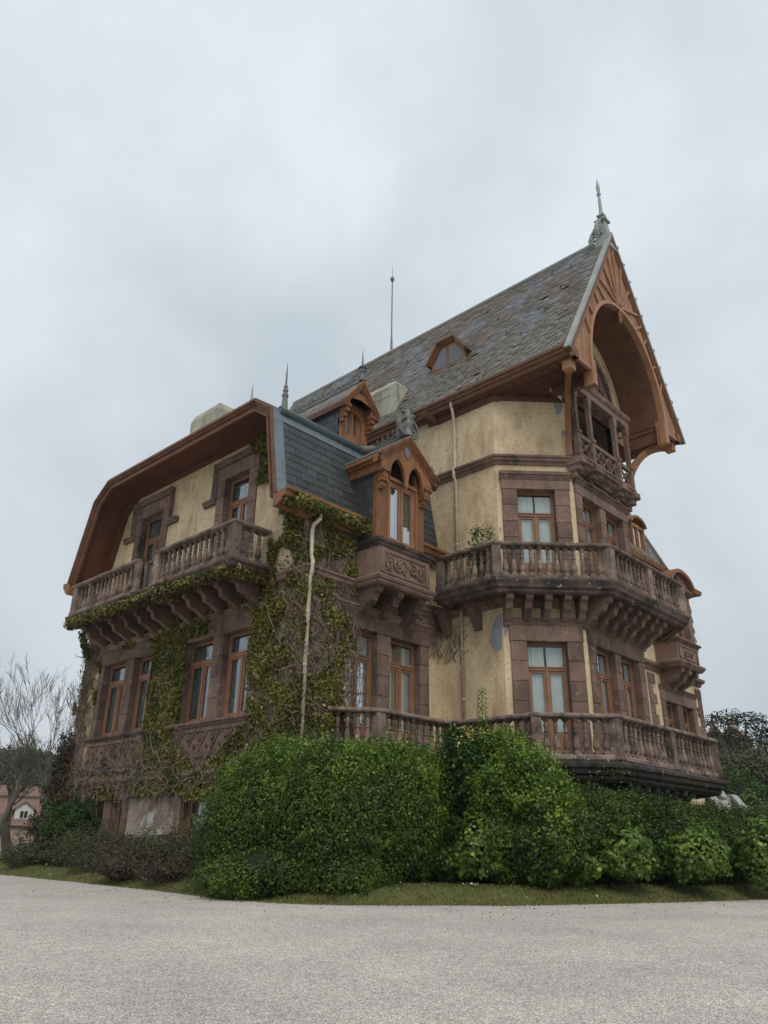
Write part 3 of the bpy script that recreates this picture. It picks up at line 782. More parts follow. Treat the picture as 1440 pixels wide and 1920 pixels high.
# left balcony
LBP = [(13.7, 27.45), (12.52, 27.45), (12.52, 23.10)]
balustrade(LBP, 8.78, 10.0, [(12.52, 27.45), (12.52, 23.10)])
balustrade([(12.52, 21.92), (12.52, 17.88), (13.72, 17.88)], 8.78, 10.0, [(12.52, 21.92), (12.52, 17.88)])
balustrade([(12.86, 22.96), (12.86, 22.06)], 8.78, 9.96, [])
m = MB(); m.slab([(13.82, 27.42), (12.55, 27.42), (12.55, 17.9), (13.82, 17.9)], 8.42, 8.775); m.sweep([(13.8, 27.5), (12.48, 27.5), (12.48, 17.8), (13.8, 17.8)], slab_prof(8.38, 8.78)); m.build('balcony_slab', 'stone_slab', H)
for y in (18.1, 18.95, 19.8, 20.65, 21.5, 22.7, 23.55, 24.4, 25.25, 26.1, 27.0): bracket(FL, y-16, 8.40, 1.06, .78, .19)
MB().box(12.74, 12.80, 22.25, 22.75, 8.75, 9.85).build('lead_panel', 'lead', H)
# upper tower balcony
UP = [(18.92, 15.25), (18.95, 13.15), (21.43, 10.6), (26.6, 10.6), (27.9, 11.9)]
UP = [(18.95, 15.25), (18.95, 13.10), (21.45, 10.60), (26.60, 10.60)]
balustrade(UP+[(27.9, 11.9)], 8.78, 9.97, [(18.95, 15.25), (18.95, 13.10), (21.45, 10.6), (24.05, 10.6), (26.6, 10.6)], sp=.28)
m = MB(); m.slab([(19.75, 15.3), (18.98, 15.3), (18.98, 13.12), (21.46, 10.64), (26.6, 10.64), (27.9, 11.94), (27.2, 13.45), (25.45, 11.72), (21.55, 11.72), (19.76, 13.5)], 8.40, 8.775)
m.sweep([(19.7, 15.38)]+[(18.92, 15.38), (18.92, 13.08), (21.43, 10.57), (26.62, 10.57), (28.0, 11.95)], slab_prof(8.34, 8.78)); m.build('balcony_slab', 'stone_slab', H)
for u in (.35, 1.6): bracket(FA, u, 8.38, .62, .85, .26)
for u in (.12, .72, 1.32, 1.92, 2.42): bracket(FB, u, 8.38, .78, .85, .22)
for u in (.05, .72, 1.36, 2.0, 2.62, 3.26, 3.88): bracket(FC, u, 8.38, .98, .9, .24)
for u in (.6, 1.3, 2.0): bracket(FD, u, 8.38, .9, .9, .24)
# terrace
TP = [(14.78, 15.98), (15.85, 15.08), (18.92, 15.02), (19.05, 12.1), (20.62, 10.53), (27.25, 10.48), (28.6, 11.8)]
balustrade(TP, 3.42, 4.65, [(15.85, 15.08), (18.92, 15.02), (19.05, 12.1), (20.62, 10.53), (24.0, 10.5), (27.25, 10.48)], sp=.285)
m = MB(); m.slab([(14.8, 16.05), (15.9, 15.12), (18.97, 15.06), (19.1, 12.14), (20.64, 10.58), (27.2, 10.54), (28.6, 11.85), (27.2, 13.5), (25.4, 11.8), (21.6, 11.8), (19.8, 13.5), (19.8, 16.05)], 2.95, 3.415)
m.build('terrace_floor', 'stone_light', H)
m = MB(); m.sweep([(14.74, 16.0), (15.83, 15.02), (18.90, 14.96), (19.02, 12.06), (20.6, 10.48), (27.27, 10.43), (28.7, 11.8)], [(-.3, 2.86), (-.04, 2.86), (.05, 2.93), (.05, 3.0), (.16, 3.06), (.19, 3.16), (.25, 3.22), (.25, 3.30), (.12, 3.36), (.10, 3.43), (-.3, 3.43)])
m.build('terrace_cornice', 'stone_black', H)
for u in np.arange(.2, 4.0, .62): bracket(FC, u, 2.9, 1.15, 1.1, .26, 'stone_black')
for u in (.3, 1.0, 1.7, 2.3): bracket(FB, u, 2.9, 1.05, 1.1, .24, 'stone_black')
for u in (.3, 1.0, 1.7): bracket(FD, u, 2.9, 1.05, 1.1, .24, 'stone_black')
MB().fprism(FB, [(.02, 7.15), (.22, 7.5), (.18, 7.95), (-.03+.05, 8.05), (.0, 7.6)], .0, .006).build('cement_patch', 'patch', H)
MB().fprism(FA, [(2.45, 7.1), (2.5, 7.95), (2.25, 7.85), (2.1, 7.55), (1.95, 7.1), (2.15, 6.75), (2.42, 6.8)], .0, .006).build('cement_patch', 'patch', H)

rp = random.Random(12)
def patch(F, u, z, w, h, mat='patch', n=11):
    P = [(u+w*math.cos(2*math.pi*i/n)*rp.uniform(.6, 1.1), z+h*math.sin(2*math.pi*i/n)*rp.uniform(.6, 1.1)) for i in range(n)]
    MB().fprism(F, P, .0, .006).build('plaster_patch', mat, H)
MT['patch_pale'] = surf('pale_new_plaster', (.60, .50, .36), (.50, .41, .29), 4, .9, c3=(.33, .26, .18), s3=5, bump=.4, bscale=14)
MT['patch_brown'] = surf('damp_brown_plaster', (.40, .27, .15), (.48, .34, .20), 4, .9, c3=(.33, .22, .13), s3=4, bump=.4, bscale=14)
patch(FB, 2.32, 15.5, .20, .32); patch(FB, 2.42, 14.45, .10, .16); patch(FA, 1.3, 4.4, .18, .14)
patch(FW, 4.3, 7.75, .35, .2, 'patch_pale'); patch(FW, 4.1, 9.1, .35, .45, 'patch_pale')
# ------------------------------------------------------------------ roofs
def tile_field(name, O, U, V, Nv, W, Hh, tw, th, mat, parent, seed=1, keep=None, thick=.03, jit=.006, round_=False):
    """many small slates as one part: each a thin wedge, lower edge proud"""
    r = np.random.default_rng(seed); O, U, V, Nv = map(np.array, (O, U, V, Nv)); vs = []; fs = []; tint = []
    rows = int(Hh/th)+1
    for j in range(rows):
        off = (j % 2)*tw/2
        for i in range(-1, int(W/tw)+2):
            a = i*tw+off; b = a+tw-.012
            a, b = max(a, 0), min(b, W)
            if b-a < .04: continue
            z0, z1 = j*th-r.random()*jit*2, min(j*th+th*1.5, Hh+.05)
            if z0 >= Hh: continue
            if keep and not keep((a+b)/2, (z0+th/2)): continue
            if r.random() < .006: continue
            t = thick+r.normal()*jit; sk = r.normal()*.004
            c = .22*(b-a) if round_ else 0
            q = [(a+c, z0-0*c, t), (b-c, z0+sk, t+r.normal()*jit*.4), (b, z0+c+sk, t), (b, z1, .006), (a, z1, .006), (a, z0+c, t)] if round_ else [(a, z0, t), (b, z0+sk, t), (b, z1, .006), (a, z1, .006)]
            n = len(q); k = len(vs)
            for x, y, h in q: vs.append(O+U*x+V*y+Nv*h)
            for x, y, h in q: vs.append(O+U*x+V*y+Nv*max(h-.028, 0))
            fs.append(tuple(range(k, k+n)))
            for e in ((0, 1), (1, 2), (n-1, 0)) if not round_ else ((0, 1), (1, 2), (2, 3), (n-1, 0), (4, 5)):
                fs.append((k+e[0], k+e[1], k+n+e[1], k+n+e[0]))
            tint += [r.random()]*(2*n)
    vs = np.array(vs); lo = Vector(((vs[:, 0].min()+vs[:, 0].max())/2, (vs[:, 1].min()+vs[:, 1].max())/2, vs[:, 2].min()))
    me = bpy.data.meshes.new(name); me.from_pydata([tuple(v-np.array(lo)) for v in vs], [], fs); me.update()
    a = me.attributes.new('tint', 'FLOAT', 'POINT'); a.data.foreach_set('value', np.array(tint, np.float32))
    me.materials.append(MT[mat])
    return link(name, me, parent, lo, kind='stuff')

RX, RZ, EX, EZ = 23.5, 23.55, 19.35, 16.3
SL = (RZ-EZ)/(RX-EX); sl = math.hypot(RX-EX, RZ-EZ)
Y0, Y1 = 10.15, 29.2
m = MB()
for s_ in (-1, 1):
    ex = RX+s_*(RX-EX)
    m.add([(ex, Y0, EZ), (ex, Y1, EZ), (RX, Y1, RZ), (RX, Y0, RZ), (ex-s_*.12, Y0, EZ-.1), (ex-s_*.12, Y1, EZ-.1), (RX, Y1, RZ-.25), (RX, Y0, RZ-.25)],
          [(0, 1, 2, 3), (4, 5, 6, 7), (0, 3, 7, 4), (1, 2, 6, 5), (0, 1, 5, 4)])
ROOF = m.build('roof', 'shingle', H)
Ud = np.array([0, 1., 0]); Vd = np.array([RX-EX, 0, RZ-EZ])/sl; Nd = np.array([-(RZ-EZ), 0, RX-EX])/sl
tile_field('slates', (EX-.03, Y0+.02, EZ+.0), Ud, Vd, Nd, Y1-Y0, sl, .30, .215, 'shingle', ROOF, 3, round_=True)
# ridge, hooks, verge flashing
MB().tube([(RX, Y0+.8, RZ+.05), (RX, Y1, RZ+.05)], .10, 8).build('ridge_cap', 'zinc', ROOF)
hk = []
for y, v in [(11.5, 6.9), (11.6, 5.2), (11.9, 3.6), (12.6, 2.4), (14.5, 5.2), (15.5, 6.7), (13.5, 3.2), (16.5, 4.6), (19.6, 5.6), (20.6, 4.2), (19.2, 3.0), (22.5, 6.0), (24.2, 5.2), (22.0, 4.0), (17.8, 1.2), (12.5, 7.4)]:
    p = np.array((EX, y, EZ))+Vd*v; MB().tube([p+Nd*.02, p+Nd*.10, p+Nd*.14+Vd*.10, p+Nd*.07+Vd*.16], .018, 4).build('roof_hook', 'iron', ROOF)
# eaves cornice of the great roof (left and right)
for s_ in (-1, 1):
    ex = RX+s_*(RX-EX); F = Fr(ex, Y0-.1, 0, 1, s_, 0); L = Y1-Y0+.1
    # d outwards
    m = MB(); m.uprism(F, [(-.42, EZ-.42), (-.16, EZ-.42), (-.14, EZ-.34), (-.08, EZ-.33), (-.06, EZ-.22), (.0, EZ-.20), (.03, EZ-.10), (.09, EZ-.08), (.10, EZ+.02), (.04, EZ+.03), (-.05, EZ-.02), (-.42, EZ-.1)], 0, L)
    m.build('eaves_cornice', 'wood_brown', H)
# soffit with coffered battens
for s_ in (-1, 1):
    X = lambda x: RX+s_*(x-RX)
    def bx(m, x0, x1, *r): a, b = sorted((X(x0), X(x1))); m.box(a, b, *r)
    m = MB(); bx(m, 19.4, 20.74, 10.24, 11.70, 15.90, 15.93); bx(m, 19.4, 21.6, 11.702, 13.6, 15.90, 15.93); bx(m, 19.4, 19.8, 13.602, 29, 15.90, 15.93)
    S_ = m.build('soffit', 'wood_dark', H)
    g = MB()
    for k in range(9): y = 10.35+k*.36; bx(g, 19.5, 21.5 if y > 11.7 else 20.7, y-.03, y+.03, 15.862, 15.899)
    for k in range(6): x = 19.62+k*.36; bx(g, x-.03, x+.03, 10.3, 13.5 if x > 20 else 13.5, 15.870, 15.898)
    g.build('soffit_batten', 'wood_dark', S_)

# ---- the great gable
GY = 10.15; AC = (RX, 16.0); AA, AB_ = 2.72, 3.95
def apt(t, k=0.0): return (RX+(AA+k)*math.cos(t), 16.0+(AB_+k)*math.sin(t)**.92)
def outer(t, inset=0.0):
    a = apt(t); dx, dz = a[0]-RX, a[1]-16.0
    top = RZ+.12-inset-16.0
    if abs(dx) < 1e-6: return (RX, 16.0+top)
    mm = dz/abs(dx); d = top/(mm+SL); return (RX+math.copysign(d, dx), 16.0+mm*d)
m = MB(); NT = 64
for i in range(NT):
    t0, t1 = math.pi*i/NT, math.pi*(i+1)/NT
    a0, a1, o0, o1 = apt(t0), apt(t1), outer(t0), outer(t1)
    for y in (GY, GY+.10): m.quad((a0[0], y, a0[1]), (a1[0], y, a1[1]), (o1[0], y, o1[1]), (o0[0], y, o0[1]))
GAB = m.build('gable_panel', 'wood_gable', H)
# planks of the panel run vertically: narrow grooved seams as separate thin boards
nb = 46; bw = (2*4.05)/nb
for i in range(nb):
    x0 = RX-4.05+i*bw+.006; x1 = x0+bw-.012; xm = (x0+x1)/2; dx = abs(xm-RX)
    zt = RZ-.32-SL*dx; zb = 15.98
    if dx < AA: zb = 16.0+AB_*(1-(dx/AA)**2)**.46+.03
    if zt-zb < .08: continue
    def ztop(x): return RZ-.32-SL*abs(x-RX)
    def zbot(x): return max(15.98, 16.0+AB_*max(0, 1-(abs(x-RX)/AA)**2)**.46+.02) if abs(x-RX) < AA else 15.98
    poly = [(x0-RX, min(zbot(x0), ztop(x0)-.01)), (x1-RX, min(zbot(x1), ztop(x1)-.01)), (x1-RX, ztop(x1)), (x0-RX, ztop(x0))]
    Fg = Fr(RX, GY, 1, 0, 0, -1)
    MB().fprism(Fg, poly, .0, .022+random.uniform(0, .006)).build('plank', 'wood_gable', GAB)
# arch trim, battens, bottom rail, drop posts
m = MB()
for i in range(NT):
    t0, t1 = math.pi*i/NT, math.pi*(i+1)/NT
    q = [apt(t0), apt(t1), apt(t1, .14), apt(t0, .14)]
    m.fprism(Fg, [(x-RX, z) for x, z in q], -.20, .10)
m.build('arch_trim', 'wood_gable', GAB)
bt = []
for s_ in (-1, 1):
    for deg in (20, 36, 52, 66):      # from the arch up to the rake
        a = apt(math.radians(deg), .14); dx_ = a[0]-RX; o = None
        x = dx_+.62; z = RZ-.22-SL*x
        if z < a[1]+.1: x = dx_+.30; z = RZ-.22-SL*x
        bt.append(((s_*dx_, a[1]), (s_*x, z)))
    for x in (.55, 1.05, 1.55):       # fan from the crown of the arch
        bt.append(((s_*.04, 20.12), (s_*x, RZ-.22-SL*x)))
for a, o in bt:
    dx, dz = o[0]-a[0], o[1]-a[1]; k = math.hypot(dx, dz); nx_, nz_ = -dz/k*.04, dx/k*.04
    MB().fprism(Fg, [(a[0]+nx_, a[1]+nz_), (a[0]-nx_, a[1]-nz_), (o[0]-nx_, o[1]-nz_), (o[0]+nx_, o[1]+nz_)], .0, .10).build('batten', 'wood_gable', GAB)
MB().fbox(Fg, -.06, .06, .0, .09, 20.1, RZ-.4).build('batten', 'wood_gable', GAB)
for s_ in (-1, 1):
    a, b = sorted((s_*2.86, s_*4.10)); MB().fbox(Fg, a, b, -.05, .07, 15.88, 16.06).build('bottom_rail', 'wood_gable', GAB)
    a, b = sorted((s_*2.60, s_*2.86)); MB().bevbox(Fg, a, b, -.24, .12, 15.35, 16.35, .02).build('drop_post', 'wood_gable', GAB)
m = MB(); m.lathe(RX, GY-.02, [(.05, .62), (.09, .60), (.12, .52), (.06, .46), (.11, .40), (.13, .34), (.06, .28), (.10, .22), (.05, .16), (.07, .12), (.02, 0)], 10, z=19.35); m.smooth = True
m.build('pendant', 'wood', GAB)
# raking boards: stepped brown mouldings under a pale metal verge
for s_ in (-1, 1):
    def rake(k0, k1, d0, d1, nm, mt, z0=16.02):
        # band between perpendicular insets k0 and k1 below the roof line
        c = math.hypot(1, SL)
        def line(k, x): return RZ+.16-k*c-SL*abs(x)
        xa = (RZ+.16-k0*c-z0)/SL; xb = (RZ+.16-k1*c-z0)/SL
        P_ = [(0, line(k0, 0)), (s_*xa, z0), (s_*xb, z0), (0, line(k1, 0))]
        return MB().fprism(Fg, P_, d0, d1).build(nm, mt, GAB)
    rake(-.03, .055, -.05, .15, 'verge_flashing', 'zinc'); rake(.056, .14, -.05, .13, 'bargeboard', 'wood_brown'); rake(.141, .21, -.05, .11, 'bargeboard', 'wood_brown'); rake(.211, .28, -.05, .09, 'bargeboard', 'wood')
# boarded barrel vault behind the arch
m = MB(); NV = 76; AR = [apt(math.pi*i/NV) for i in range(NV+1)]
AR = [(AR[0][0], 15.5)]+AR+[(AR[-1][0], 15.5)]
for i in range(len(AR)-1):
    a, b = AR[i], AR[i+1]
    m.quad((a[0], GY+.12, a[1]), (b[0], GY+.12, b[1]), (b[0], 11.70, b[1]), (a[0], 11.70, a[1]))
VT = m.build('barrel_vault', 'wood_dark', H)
m = MB()
for i in range(0, len(AR)-1):
    a, b = AR[i], AR[i+1]; cx, cz = (a[0]*.5+b[0]*.5), (a[1]*.5+b[1]*.5)
    k = .012
    def sh(p): return (p[0]+(RX-p[0])*k/2, p[1]+(16-p[1])*k/2)
    a2 = (a[0]*.95+b[0]*.05, a[1]*.95+b[1]*.05); b2 = (a[0]*.05+b[0]*.95, a[1]*.05+b[1]*.95); a2, b2 = sh(a2), sh(b2)
    m.quad((a2[0], GY+.13, a2[1]), (b2[0], GY+.13, b2[1]), (b2[0], 11.66, b2[1]), (a2[0], 11.66, a2[1]))
m.build('vault_boards', 'wood_brown', VT, kind='stuff')
# curved struts under the gable feet
for s_ in (-1, 1):
    pts = []
    A0 = Vector((RX+s_*2.02, 11.62, 12.95 if s_ > 0 else 13.48)); A1 = Vector((RX+s_*3.78, 10.42, 15.72))
    for i in range(15):
        t = i/14*math.pi/2
        h = 1-math.cos(t); z = math.sin(t)
        pts.append((A0.x+(A1.x-A0.x)*h, A0.y+(A1.y-A0.y)*h, A0.z+(A1.z-A0.z)*z))
    m = MB(); w = .09
    dirv = Vector((A1.x-A0.x, A1.y-A0.y, 0)); dirv.normalize(); sd_ = Vector((-dirv.y, dirv.x, 0))
    vs = []; fs = []
    for i, p in enumerate(pts):
        p = Vector(p); t = Vector(pts[min(i+1, 14)])-Vector(pts[max(i-1, 0)]); t.normalize(); nn_ = t.cross(sd_); th = .13
        vs += [p+sd_*w+nn_*th, p-sd_*w+nn_*th, p-sd_*w-nn_*th, p+sd_*w-nn_*th]
    for i in range(14):
        for j in range(4): fs.append((i*4+j, i*4+(j+1) % 4, i*4+4+(j+1) % 4, i*4+4+j))
    fs += [(0, 1, 2, 3), (56, 57, 58, 59)]
    m.add(vs, fs); m.build('gable_strut', 'wood', H)
    MB().box(A1.x-.16, A1.x+.16, A1.y-.16, A1.y+.16, 15.55, 15.88).build('strut_block', 'wood_gable', H)

# ---- loggia under the gable
LG = Fr(21.53, 11.7, 1, 0, 0, -1); D = .40
m = MB(); pr = [(-.1, 13.02), (.16, 13.02), (.20, 13.10), (.34, 13.16), (.36, 13.26), (D+.06, 13.30), (D+.06, 13.40), (D+.1, 13.43), (D+.1, 13.50), (-.1, 13.50)]
m.uprism(LG, pr, -.04, 3.98); LO = m.build('loggia_ledge', 'stone', H)
px = [.04, 1.02, 2.92, 3.90]
for u in px:
    m = MB(); m.fbox(LG, u-.10, u+.10, D-.14, D+.06, 13.5, 14.45); m.fbox(LG, u-.13, u+.13, D-.16, D+.10, 14.33, 14.45)
    m.fbox(LG, u-.075, u+.075, D-.12, D+.04, 14.45, 15.75)
    m.add(*[[LG.p(u+a, d, z) for z, a0 in ((15.75, .075), (16.0, .14)) for a in (-a0, a0) for d in (D-.14, D+.06)], [(0, 1, 3, 2), (4, 5, 7, 6), (0, 1, 5, 4), (2, 3, 7, 6), (0, 2, 6, 4), (1, 3, 7, 5)]])
    m.fbox(LG, u-.14, u+.14, D-.14, D+.06, 16.0, 16.16); m.build('loggia_post', 'stone', LO)
    m = MB(); m.bevbox(LG, u-.2, u+.2, .0, D+.18, 13.12, 13.36, .03); m.bevbox(LG, u-.15, u+.15, .0, D+.02, 12.92, 13.12, .03); m.bevbox(LG, u-.09, u+.09, .0, D-.14, 12.70, 12.92, .03); m.build('corbel', 'stone', LO)
for a, b in zip(px, px[1:]):
    m = MB(); a += .1; b -= .1
    m.fbox(LG, a, b, D-.10, D+.03, 14.22, 14.36); m.fbox(LG, a, b, D-.08, D+.01, 13.5, 13.62)
    n = max(1, round((b-a)/.55)); st = (b-a)/n
    for i in range(n):
        u = a+st*(i+.5)
        for s_ in (-1, 1):
            m.fprism(LG, [(u-s_*st/2, 13.62), (u-s_*(st/2-.09), 13.62), (u+s_*st/2, 14.22), (u+s_*(st/2-.09), 14.22)], D-.06, D-.01+.004*s_)
        m.fprism(LG, [(u-.07, 13.92), (u, 13.80), (u+.07, 13.92), (u, 14.04)], D-.07, D+.02)
        m.fbox(LG, u-st/2-.02, u-st/2+.02, D-.07, D+.0, 13.62, 14.22)
    m.build('pierced_panel', 'stone', LO)
m = MB(); m.uprism(LG, [(-.1, 16.16), (D+.06, 16.16), (D+.06, 16.40), (D+.12, 16.44), (D+.16, 16.54), (D+.16, 16.60), (-.02, 16.60), (-.02, 16.40), (-.1, 16.40)], -.14, 4.08); m.build('loggia_beam', 'stone', LO)
# inner wall, doors and ceiling of the loggia
m = MB(); m.fbox(LG, .28, 3.66, -1.15, -1.10, 13.4, 16.3); m.fbox(LG, .26, .30, -1.1, -.30, 13.4, 16.3); m.fbox(LG, 3.64, 3.68, -1.1, -.30, 13.4, 16.3); m.fbox(LG, .30, 3.64, -1.1, -.3, 16.2, 16.25); m.fbox(LG, .30, 3.64, -1.1, -.3, 13.42, 13.47)
m.build('loggia_recess', 'stone', LO)
for a, b in ((.15, .95), (1.2, 2.74), (2.98, 3.8)):
    pass
window(LG, 1.25, 2.7, 13.5, 16.0, d=-.95, trans=.2, parent=LO, curtain=None)
# stone arch and carved tympanum
m = MB(); NA = 28; cx, cz, r0 = 1.97, 16.60, 1.62
for i in range(NA):
    t0, t1 = math.pi*i/NA, math.pi*(i+1)/NA
    for ra, rb, d in ((r0, r0+.14, .16), (r0+.14, r0+.26, .11), (r0+.26, r0+.36, .06)):
        k = 1.28
        q = [(cx+r*math.cos(t), cz+r*k*math.sin(t)) for r, t in ((ra, t0), (ra, t1), (rb, t1), (rb, t0))]
        m.fprism(LG, q, -.02, d)
m.build('stone_arch', 'stone_light', H)
m = MB()
q = [(cx+(r0-.01)*math.cos(math.pi*i/20), cz+.002+(r0-.01)*1.28*math.sin(math.pi*i/20)) for i in range(21)]
m.fprism(LG, q, -.02, .02); TY = m.build('tympanum', 'stone', H)
m = MB()
for i in range(-6, 7):
    u = cx+i*.24
    hh = 1.28*math.sqrt(max(0, r0**2-(u-cx)**2))-.12
    if hh > .2: m.fbox(LG, u-.02, u+.02, .02, .06, cz, cz+hh)
for j in range(1, 8):
    z = cz+j*.25; w_ = math.sqrt(max(0, r0**2-((z-cz)/1.28)**2))-.1
    if w_ > .1: m.fbox(LG, cx-w_, cx+w_, .02, .055, z-.02, z+.02)
for i in range(-5, 6):
    for j in range(7):
        u = cx+(i+.5)*.24; z = cz+.125+j*.25
        if ((u-cx)/r0)**2+((z-cz)/1.28/r0)**2 < .8: m.lathe(0, 0, [(.001, 0), (.001, .001)], 3); m.fprism(LG, [(u-.07, z), (u, z-.07), (u+.07, z), (u, z+.07)], .02, .075)
m.build('tracery', 'stone', TY)

# ---- ridge-end finial of the gable, flagpole
def scroll(F, cu, cz, r, turns=1.4, s=1, thick=.035, start=0.0, d0=-.04, d1=.04, seg=18):
    pts = []
    for i in range(seg+1):
        t = i/seg; a = start+s*t*turns*2*math.pi; rr = r*(1-.78*t); pts.append((cu+rr*math.cos(a), cz+rr*math.sin(a), thick*(1-.3*t)))
    return pts
def ribbon(m, F, pts, d0, d1):
    n = len(pts); L_, R_ = [], []
    for i in range(n):
        a = pts[max(i-1, 0)]; b = pts[min(i+1, n-1)]; dx, dz = b[0]-a[0], b[1]-a[1]; k = math.hypot(dx, dz) or 1; w = pts[i][2]
        L_.append((pts[i][0]-dz/k*w, pts[i][1]+dx/k*w)); R_.append((pts[i][0]+dz/k*w, pts[i][1]-dx/k*w))
    for i in range(n-1): m.fprism(F, [L_[i], L_[i+1], R_[i+1], R_[i]], d0, d1)
FN = Fr(RX, GY+.0, 0, 1, -1, 0)     # ornaments seen from the left
m = MB()
m.add(*[[(RX+a*sx, 10.35+b*sy, z) for z, a, b in ((RZ-.6, .30, .34), (RZ+.9, .13, .15)) for sx in (-1, 1) for sy in (-1, 1)], [(0, 1, 3, 2), (4, 5, 7, 6), (0, 1, 5, 4), (2, 3, 7, 6), (0, 2, 6, 4), (1, 3, 7, 5)]])
q = lambda z0, z1, r: m.box(RX-r, RX+r, 10.35-r, 10.35+r, z0, z1)
q(RZ+.9, RZ+.97, .24); q(RZ+.97, RZ+1.03, .17); q(RZ+1.03, RZ+1.2, .09); q(RZ+1.2, RZ+1.27, .15)
m.lathe(RX, 10.35, [(.10, 1.27), (.075, 1.36), (.055, 2.35), (.10, 2.40), (.055, 2.46), (.08, 2.8), (.0, 3.3)], 6, z=RZ)
FI = m.build('gable_finial', 'zinc', H)
FIN0 = len(bpy.data.objects)
for F_, lab in ((Fr(RX, 10.35, 0, 1, -1, 0), 0), (Fr(RX, 10.35, 1, 0, 0, -1), 1), (Fr(RX, 10.35, -1, 0, 0, -1), 2)):
    m = MB()
    ribbon(m, F_, scroll(F_, .38, RZ+.35, .22, 1.3, 1, .05, math.pi/2), -.06, .06)
    ribbon(m, F_, scroll(F_, .34, RZ+.70, .12, 1.2, -1, .035, -math.pi/2), -.05, .05)
    ribbon(m, F_, [(.5, RZ-.05, .05), (.6, RZ+.1, .06), (.62, RZ+.3, .05), (.5, RZ+.55, .04), (.3, RZ+.8, .035), (.16, RZ+.88, .03)], -.06, .06)
    if lab == 0: m.fbox(F_, .40, .66, -.09, .09, RZ-.05, RZ+.02); m.fbox(F_, .44, .62, -.11, .11, RZ+.02, RZ+.10); m.fbox(F_, .38, .64, -.07, .07, RZ-.6, RZ-.05)
    m.build('scroll_ornament', 'zinc', FI)
for o_ in [FI]+[c for c in FI.children]:
    pass
# crockets down the gable verge on the far side
for k in range(11):
    x = RX+.35+k*.36; z = RZ+.30-SL*(x-RX); m = MB(); m.lathe(x+.05, GY-.1, [(.04, -.10), (.08, -.02), (.07, .05), (.0, .09)], 6, z=z); m.build('verge_crocket', 'zinc', FI)
m = MB(); m.lathe(RX, 21.9, [(.07, 0), (.05, .9), (.035, .95), (.03, 4.3), (.025, 4.35), (.09, 4.45), (.11, 4.55), (.08, 4.65), (.015, 4.72), (.006, 5.4)], 8, z=RZ); m.smooth = True
m.build('lightning_rod', 'lead_dark', H)

# ---- left wing roof
VX = 12.55; YA, YB = 16.0, 28.35
prof = [(YA-.02, 10.35), (16.5, 13.35), (17.38, 13.97), (26.42, 13.99), (27.32, 13.35), (YB, 10.25)]
def inset(P, k):
    o = []
    for i in range(len(P)):
        ns = []
        for a, b in ((i-1, i), (i, i+1)):
            if a >= 0 and b < len(P):
                dy, dz = P[b][0]-P[a][0], P[b][1]-P[a][1]; q_ = math.hypot(dy, dz); ns.append((dz/q_, -dy/q_))
        n = np.mean(ns, 0); n /= np.hypot(*n); c = n@np.array(ns[0]); o.append((P[i][0]+n[0]*k/c, P[i][1]+n[1]*k/c))
    return o
def band(m, k0, k1, x0, x1):
    A_, B_ = inset(prof, k0), inset(prof, k1)
    for i in range(len(prof)-1):
        q = [A_[i], A_[i+1], B_[i+1], B_[i]]
        m.add([(x, y, z) for x in (x0, x1) for y, z in q], [(0, 1, 2, 3), (4, 5, 6, 7), (0, 1, 5, 4), (1, 2, 6, 5), (2, 3, 7, 6), (3, 0, 4, 7)])
m = MB(); band(m, 0.0, .12, VX+.05, 19.74); WR = m.build('wing_roof', 'slate', H)
m = MB(); band(m, .0-.02, .07, VX-.14, VX+.05); band(m, .071, .15, VX-.08, VX+.05); band(m, .151, .30, VX-.0, VX+.07); band(m, .301, .36, VX-.05, VX+.05); m.build('bargeboard', 'wood_brown', WR)
m = MB(); band(m, .125, .145, VX+.07, 13.815); m.build('verge_soffit', 'wood_dark', WR)
m = MB(); band(m, .14, .34, 13.60, 13.812); m.build('frieze_board', 'wood_dark', WR)
# lead on the verges
m = MB()
def leadstrip(i0, i1, w, mat='lead'):
    a, b = inset(prof, -.035)[i0], inset(prof, -.035)[i1]; c, d = inset(prof, .02)[i0], inset(prof, .02)[i1]
    MB().add([(x, y, z) for x in (VX-.10, VX+w) for y, z in (a, b, d, c)], [(0, 1, 2, 3), (4, 5, 6, 7), (0, 1, 5, 4), (1, 2, 6, 5), (2, 3, 7, 6), (3, 0, 4, 7)]).build('lead_verge', mat, WR)
leadstrip(0, 1, .26); leadstrip(1, 2, .30, 'zinc'); leadstrip(2, 3, .12, 'zinc')
